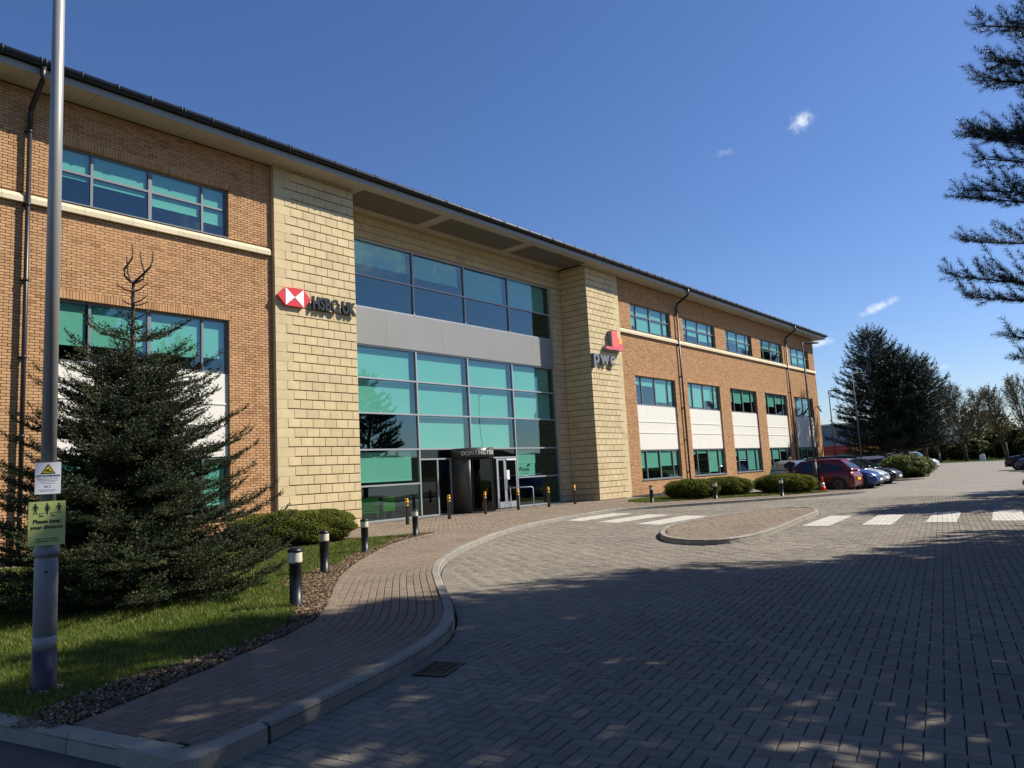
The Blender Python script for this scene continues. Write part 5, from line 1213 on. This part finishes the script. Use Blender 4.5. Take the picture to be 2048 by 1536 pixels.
def pine_tree(name, label, loc, H, R, z0, ntuft, tufts, group, tl=.34, seed=1, shape=1.0, trunk=.22, lean=0, boughs=()):
    t = thing(name, label, 'tree', loc, 0, group); rng = np.random.default_rng(seed); pos, dirs, sc = [], [], []; limbs = MB()
    nb = ntuft
    for k in range(nb+len(boughs)):
        f = ((k+.2+.6*rng.random())/nb)**.95; z = z0 + (H-z0)*f*.97
        rr = R*((.62+.38*math.sin(math.pi*min(1, .15+.85*f)))*(1-f**2.2)**.6 if shape == 1 else (1-.97*f)**.68)*rng.uniform(.72,1.08) + .2
        a = k*2.399 + rng.normal(0,.3); rise = .02 + .70*f + rng.normal(0,.08)
        if k >= nb: z, a, rr, rise = boughs[k-nb]
        d = np.array([math.cos(a), math.sin(a), 0])
        def at(s): x = s*rr; return d*x + np.array([lean*z/H, 0, z + x*rise*.6 + .14*rr*s*s])
        limbs.tube([at(s) for s in (0,.4,.75,1)], [trunk*.22*(1.1-f), trunk*.15*(1.1-f), .016, .010], 5, False)
        s = .30 if rr > 1 else .15
        while s < 1.02:
            tang = at(s+.02)-at(s); tang /= np.linalg.norm(tang); side = np.cross([0,0,1], tang); side /= np.linalg.norm(side); sub = min(1.0, (1.08-s)*rr*.5)
            for sg in (-1, 1):
                an = math.radians(rng.uniform(30,62)); dd = tang*math.cos(an) + sg*side*math.sin(an) + np.array([0,0,rng.uniform(-.05,.35)]); q = at(s); left_ = sub*rng.uniform(.6,1.1)
                while left_ > -.08*tl:
                    pos.append(q.copy()); dirs.append(dd+rng.normal(0,.12,3)); sc.append(rng.uniform(.8,1.15)); dn = dd/np.linalg.norm(dd); q = q + dn*tl*.62; dd = dd + np.array([0,0,.28]); left_ -= tl*.62
            pos.append(at(s)); dirs.append(tang+rng.normal(0,.2,3)+np.array([0,0,.3])); sc.append(1.)
            s += (.55*tl+.04)/rr
        pos.append(at(1.)); dirs.append(d*.5+np.array([0,0,1.])); sc.append(1.1)
    for j in range(10): pos.append(np.array([lean+rng.normal(0,.12), rng.normal(0,.12), H-.5+.07*j])); dirs.append(np.array([rng.normal(0,.35), rng.normal(0,.35), 1])); sc.append(1.)
    pos, dirs, sc = np.array(pos), np.array(dirs), np.array(sc)*tl/.34; roll = rng.random(len(pos))*6.28
    vis = in_view(pos + np.array(loc), 120) if tufts is TUFT_N else np.ones(len(pos), bool)
    V, F, tn = bake(tufts, pos[vis], dirs[vis], sc[vis], roll=roll[vis])
    if not vis.all(): V2, F2, t2 = bake(TUFT_S, pos[~vis], dirs[~vis], sc[~vis], roll=roll[~vis]); F = np.vstack([F, F2+len(V)]); V = np.vstack([V, V2]); tn = np.r_[tn, t2]
    mesh_np('crown', V, F, M['pine'], t, tn, 'stuff'); limbs.build('limbs', M['bark_tree'], t, 'stuff')
    MB().tube([(0,0,-.1),(lean*.2,0,H*.3),(lean*.6,.05,H*.65),(lean,0,H*.96)], [trunk,trunk*.8,trunk*.45,.03], 10).build('trunk', M['bark_tree'], t); return t
TUFT_N = [tmpl_needles([((0,0,0),(.34,0,0))], 260, .105, .0070, .55, rg) for _ in range(4)]
TUFT_S = [tmpl_needles([((0,0,0),(.34,0,0))], 42, .12, .085, .55, rg) for _ in range(3)]
TUFT_F = [tmpl_needles([((0,0,0),(.34,0,0))], 90, .10, .020, .55, rg) for _ in range(4)]
# the tall pine at the picture edge and unseen ones behind the camera, whose shade lies over the road
NG = 'tall pines along the near side of the road'
pine_tree('pine_tree', 'tall dark pine reaching in from the picture edge, branch tips turned up', (15.6,-22.6,0), 14.4, 3.3, 1.7, 135, TUFT_N, NG, .34, 3, boughs=[(3.7,1.93,4.55,.03),(3.55,1.80,4.3,.0),(2.75,1.98,3.9,.0),(2.5,1.75,3.6,.0),(5.6,1.9,3.9,.10),(6.3,1.7,3.7,.12),(7.0,2.0,3.6,.15),(7.6,1.6,3.4,.2)] + [(4.6+.36*i, 1.62+.11*(i*3 % 5), 4.15-.09*i+.25*(i % 2), .04+.02*i) for i in range(10)])
for i, (x, y, h, r, n) in enumerate(((15.0,-22.6,15.2,2.0,100), (12.1,-22.9,14.6,2.5,130), (7.9,-24.4,13.5,2.7,100), (29.6,-21.3,9.2,2.8,80), (16.5,-26.5,12.0,3.0,90), (22.3,-25.3,11.0,2.8,80), (11.8,-28.0,12.5,3.0,90), (3.0,-28.6,12.0,3.0,90), (-3.0,-26.0,11.5,3.0,80), (38,-23.5,10.5,2.9,70))):  # some implied by the road shadow, the rear ones added to block sky light
    pine_tree('pine_tree', 'tall pine behind the viewer, out of the picture, placed for its shade', (x,y,0), h, r, 1.8, n, TUFT_S, NG, .46, 40+i)
# three pines behind the car park
PG = 'dark pines behind the parked cars'
pine_tree('pine_tree', 'tallest dark pine behind the parked cars, with a pointed top', (66.2,-4.6,0), 11.9, 4.1, 1.5, 170, TUFT_F, PG, .60, 8, 2, .26)
pine_tree('pine_tree', 'middle dark pine of the clump, lower and rounder', (66.9,-6.2,0), 10.2, 3.1, 1.7, 130, TUFT_F, PG, .60, 9, 1, .24)
pine_tree('pine_tree', 'rightmost dark pine of the clump, above the laurel bush', (66.9,-7.6,0), 9.2, 2.7, 1.8, 110, TUFT_F, PG, .60, 10, 1, .22)

# clipped shrubs: dark core, small leaves on and just under the surface
def shrub(name, label, loc, a, b, h, n, leaf, mat, group=None, rz=0, seed=0, lump=.06, sq=2.6, low=.15):
    t = thing(name, label, 'hedge' if 'hedge' in name else 'bush', loc, rz, group); rng = np.random.default_rng(seed)
    def surf(u):    # unit vectors -> superellipsoid surface
        k = (np.abs(u[:,0])**sq + np.abs(u[:,1])**sq + np.abs(u[:,2])**sq)**(-1/sq); w = u*k[:,None]
        bump = 1 + lump*(np.sin(w[:,0]*7+seed)*np.sin(w[:,1]*6+1) + .6*np.sin(w[:,2]*9+w[:,0]*11))
        return w*bump[:,None]
    u = rng.normal(size=(n,3)); u /= np.linalg.norm(u, axis=1)[:,None]; s = surf(u); dep = rng.uniform(.90,1.03,n)[:,None]
    P = s*dep*np.array([a,b,h/2]) + np.array([0,0,h/2]); keep = P[:,2] > .02+low*h*rng.random(n)*.4; P, u = P[keep], u[keep]; n = len(P)
    nrm = u/np.array([a,b,h/2]); nrm /= np.linalg.norm(nrm, axis=1)[:,None]; nrm = nrm*.55 + rng.normal(0,.55,(n,3)) + np.array([0,0,.25]); nrm /= np.linalg.norm(nrm, axis=1)[:,None]
    M3 = frames(nrm, (0,0,1), rng.random(n)*6.28); l = leaf*rng.uniform(.6,1.3,n)
    q = np.array([(0,-1,-.1),(0,0,-.55),(0,1,.1),(0,0,.55)])[None]*l[:,None,None]
    V = np.einsum('nij,nmj->nmi', M3, q) + P[:,None,:]
    mesh_np('leaves', V.reshape(-1,3), np.arange(n*4).reshape(-1,4), mat, t, (rng.random(n)*.7 + .29*(.5+.5*np.sin(P[:,0]*5)*np.sin(P[:,1]*6+P[:,2]*4))).clip(0,.995), 'stuff')
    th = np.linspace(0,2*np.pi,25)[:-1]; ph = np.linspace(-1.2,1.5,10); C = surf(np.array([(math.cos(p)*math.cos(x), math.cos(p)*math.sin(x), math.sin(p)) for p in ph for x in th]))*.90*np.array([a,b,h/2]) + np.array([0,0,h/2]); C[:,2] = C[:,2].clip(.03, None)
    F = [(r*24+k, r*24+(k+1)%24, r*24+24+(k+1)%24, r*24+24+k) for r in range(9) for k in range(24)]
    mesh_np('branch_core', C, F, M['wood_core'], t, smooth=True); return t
HG = 'clipped box hedges in front of the office'
shrub('box_hedge', 'long clipped box hedge on the lawn left of the entrance', (11.0,-3.75,.1), 1.6, 1.0, .86, 34000, .022, M['box'], HG, math.radians(-8), 2)
shrub('box_hedge', 'leftmost of the three far clipped hedges, beside the right tower', (30.6,-5.0,.1), .95, 1.35, .84, 14000, .030, M['box'], HG, math.radians(-32), 3)
shrub('box_hedge', 'middle of the three far clipped hedges, by the third window bay', (32.7,-5.6,.1), .95, 1.45, .84, 14000, .030, M['box'], HG, math.radians(-30), 4)
shrub('box_hedge', 'rightmost of the three far clipped hedges, nearest the red car', (33.6,-8.05,.1), .85, 1.6, .84, 14000, .030, M['box'], HG, math.radians(-28), 5)
shrub('laurel_bush', 'round yellow green laurel bush at the end of the near parking row', (52.2,-9.15,0), 1.5, 1.5, 1.45, 7000, .06, M['laurel'], None, 0, 6, .10, 2.2)
kerb_run('kerb', smooth_line([(47.5,-5.5),(47.2,-8.5),(48,-10.3),(50.5,-10.9),(53.5,-10.4),(54.8,-8.6),(55,-5.5)], .2)[::-1], .11, 'kerb', left=False)
sheet('planting_bed', [(47.55,-5.5),(47.4,-8.4),(48.2,-10.1),(50.5,-10.7),(53.3,-10.2),(54.6,-8.5),(54.8,-5.5)], .07, M['soil'])
# bare trees
def bare_mesh(seed, H, spread, depth=6):
    rng = np.random.default_rng(seed); seg = []
    def run(p, d, L, r, lev, n, curl):
        q, out = p, [p]
        for i in range(n):
            d = d + rng.normal(0,.06,3) + np.array([0,0,curl]); d /= np.linalg.norm(d); e = q + d*L/n; seg.append((q, e, r*(1-.75*i/n), r*(1-.75*(i+1)/n), lev)); q = e; out.append(e)
        return out, d
    def side(p, d, ang): a = rng.random()*6.28; w = np.cross(d, [math.cos(a), math.sin(a), .1]); w /= np.linalg.norm(w); return d*math.cos(ang) + w*math.sin(ang)
    lead, _ = run(np.zeros(3), np.array([0,0,1.]), H*.97, H*.017, 0, 9, .05)
    for k in range(58):
        f = .14 + .80*(k/58)**.9; p = lead[int(f*9)] + (lead[min(9, int(f*9)+1)] - lead[int(f*9)])*(f*9 % 1); L = H*(.40*math.sin(math.pi*min(1, (.22+.78*(1-f))))**.7*(1-f)**.35)*rng.uniform(.75,1.1) + .3
        br, d = run(p, side(p, np.array([0,0,1.]), math.radians(rng.uniform(26,44)*spread)), L, H*.0065*(1.15-f), 1, 4, .07)
        for _ in range(9):
            s_ = rng.uniform(.2,1)*4; i = min(3, int(s_)); q = br[i] + (br[i+1]-br[i])*(s_-i); dd = br[i+1]-br[i]; dd /= np.linalg.norm(dd)
            tw, d2 = run(q, side(q, dd, math.radians(rng.uniform(18,40))), L*rng.uniform(.22,.45), H*.0026, 3, 2, .08)
            for _ in range(5): s2 = rng.uniform(.1,1)*2; i = min(1, int(s2)); run(tw[i] + (tw[i+1]-tw[i])*(s2-i), side(q, d2, math.radians(rng.uniform(15,38))), L*rng.uniform(.10,.24), H*.0014, 6, 1, .08)
    return seg
def seg_mesh(seg, zscale=1):
    P0 = np.array([s[0] for s in seg]); P1 = np.array([s[1] for s in seg]); r0 = np.array([s[2] for s in seg]); r1 = np.array([s[3] for s in seg]); lev = np.array([s[4] for s in seg])
    d = P1-P0; M3 = frames(d); c = np.array([(0,math.cos(a),math.sin(a)) for a in (0,2.094,4.189)])
    A_ = np.einsum('nij,mj->nmi', M3, c); V = np.concatenate([P0[:,None]+A_*r0[:,None,None], P1[:,None]+A_*r1[:,None,None]], 1); n = len(seg)
    F = (np.arange(n)[:,None,None]*6 + np.array([(0,1,4,3),(1,2,5,4),(2,0,3,5)])[None]).reshape(-1,4)
    return V.reshape(-1,3), F, np.repeat((lev/7.).clip(0,.99), 3)
BARE = []
for s_, sp in ((1,.95),(2,1.15),(3,.8)):
    seg = bare_mesh(s_, 10, sp, 5); V, F, tn = seg_mesh(seg); zmax = V[:,2].max(); V *= 10/zmax; V[:,0] *= 1.0
    r = np.random.default_rng(s_); tips = [s for s in seg if s[4] >= 6]; k = min(len(tips), 900); ti = r.choice(len(tips), k, False); P = np.array([tips[i][1] for i in ti])*10/zmax
    BARE.append((V, F, tn, P))
BT = []
def bare_tree(i, label, loc, H, rz=0, group='bare trees along the far verge', leaf=.0, wid=1):
    t = thing('bare_tree', label, 'tree', loc, rz, group); V, F, tn, P = BARE[i % 3]; k = H/10
    key = i % 3
    if key not in [b[0] for b in BT]:
        o = mesh_np('branches', V, F, M['twig'], t, tn, 'stuff'); n = len(P); r = np.random.default_rng(i)
        l = .10*r.uniform(.6,1.3,n); a = r.normal(size=(n,3)); a /= np.linalg.norm(a, axis=1)[:,None]; b = np.cross(a, r.normal(size=(n,3))); b /= np.linalg.norm(b, axis=1)[:,None]
        LV = np.stack([P-a*l[:,None], P+b*l[:,None]*.6, P+a*l[:,None], P-b*l[:,None]*.6], 1); lv = mesh_np('buds', LV.reshape(-1,3), np.arange(n*4).reshape(-1,4), M['shoot'], t, r.random(n), 'stuff'); tr = MB().tube([(0,0,-.1),(0,0,.8),(0,0,2.2)], [.24,.20,.16], 8).build('trunk', M['bark_tree'], t)
        BT.append((key, o.data, lv.data, tr.data))
    else:
        b = [b for b in BT if b[0] == key][0]
        for nm, me in (('branches', b[1]), ('buds', b[2]), ('trunk', b[3])):
            o = link(bpy.data.objects.new(nm, me), t)
            if nm != 'trunk': o['kind'] = 'stuff'
    for o in t.children: o.scale = (k*wid, k*wid, k)
    return t
BL_ = [((120,6.5),9.5,'bare tree just right of the pine clump, thin and pale'), ((127,5.5),11.8,'tall bare tree with an egg shaped crown behind the far lamp column'), ((122,1.0),9.0,'short bare tree with a dark low crown in front of the tall one'), ((128,-1.4),12.6,'tallest bare tree, upright, standing in the middle of the far row'), ((140,-1.5),12.0,'bare tree half hidden behind the tallest one'), ((131,-6.2),11.5,'bare tree right of the white marker stone'), ((126,-9.6),12.5,'bare tree behind the lowest pine branch at the picture edge'), ((142,-10),12.0,'far bare tree behind the right-hand parked cars'), ((124,-14.5),11.5,'bare tree at the extreme edge of the far row')]
for i, ((x, y), h, lab) in enumerate(BL_): bare_tree(i, lab, (x, y, -.05), h, i*1.9, wid=1.0)
for i, (x, y, a, h) in enumerate(((119,9.5,3.2,3.6),(126,8.5,3.4,4.6),(135,4.5,3.6,4.2),(136,-.5,3.4,3.4),(140,-5.5,4.0,4.8),(136,-10.5,3.6,4.0),(135,-15.5,4.2,4.4))):
    shrub('spring_bush', ['yellow green bush left of the far lamp column','budding bush behind the short bare tree','budding bush left of the tallest bare tree','low bush behind the white marker stone','tall green bush right of the marker stone','green bush behind the lowest pine branch','green bush behind the right-hand cars'][i], (x,y,-.05), a*.75, a, h, 3200, .16, M['shoot'], 'bushes behind the far bare trees', 0, 30+i, .16, 2.0)
# dark clipped hedge line and a distant wood that closes the view
hd = []
rngw = np.random.default_rng(77)
n = 34000; x = rngw.uniform(150,205,n); y = -60 + 150*rngw.random(n); h = (7.5+2.5*np.sin(y*.16)+1.5*np.sin(y*.43+1)); z = h*rngw.random(n)**.8
a = rngw.normal(size=(n,3)); a /= np.linalg.norm(a, axis=1)[:,None]; b = np.cross(a, rngw.normal(size=(n,3))); b /= np.linalg.norm(b, axis=1)[:,None]; l = rngw.uniform(.25,.6,n)[:,None]; P = np.c_[x,y,z]
V = np.stack([P-a*l, P+b*l*.6, P+a*l, P-b*l*.6], 1); mesh_np('distant_wood', V.reshape(-1,3), np.arange(n*4).reshape(-1,4), M['wood'], None, rngw.random(n), 'stuff')
n = 16000; yy = rngw.uniform(-45,45,n); P = np.c_[146+rngw.uniform(-.8,.8,n), yy, rngw.uniform(0,1.9,n)]; l = rngw.uniform(.1,.22,n)[:,None]; a = rngw.normal(size=(n,3)); a /= np.linalg.norm(a, axis=1)[:,None]; b = np.cross(a, rngw.normal(size=(n,3))); b /= np.linalg.norm(b, axis=1)[:,None]
V = np.stack([P-a*l, P+b*l*.6, P+a*l, P-b*l*.6], 1); mesh_np('far_hedge_foliage', V.reshape(-1,3), np.arange(n*4).reshape(-1,4), M['fir'], None, rngw.random(n)*.8, 'stuff')
# wooded hill on the far side of the road, seen in the glass
mb = MB(); R_ = 320; rows = []
for i in range(61):
    a = math.radians(95 + 95*i/60); hgt = 26*math.exp(-((i-44)/15)**2) + 8 + 1.2*math.sin(i*1.7) + .8*math.sin(i*4.1)
    rows.append(mb.add([(math.sin(a)*R_*k, CY+math.cos(a)*R_*k, hgt*z_ + random.gauss(0,.7)*(z_ > 0)) for k, z_ in ((.8,-.02),(.9,.45),(1,1),(1.15,.9),(1.3,-.05))]))
for r0, r1 in zip(rows, rows[1:]):
    for k in range(4): mb.face((r0+k, r1+k, r1+k+1, r0+k+1))
tagk(mb.build('wooded_hill', M['hill']))
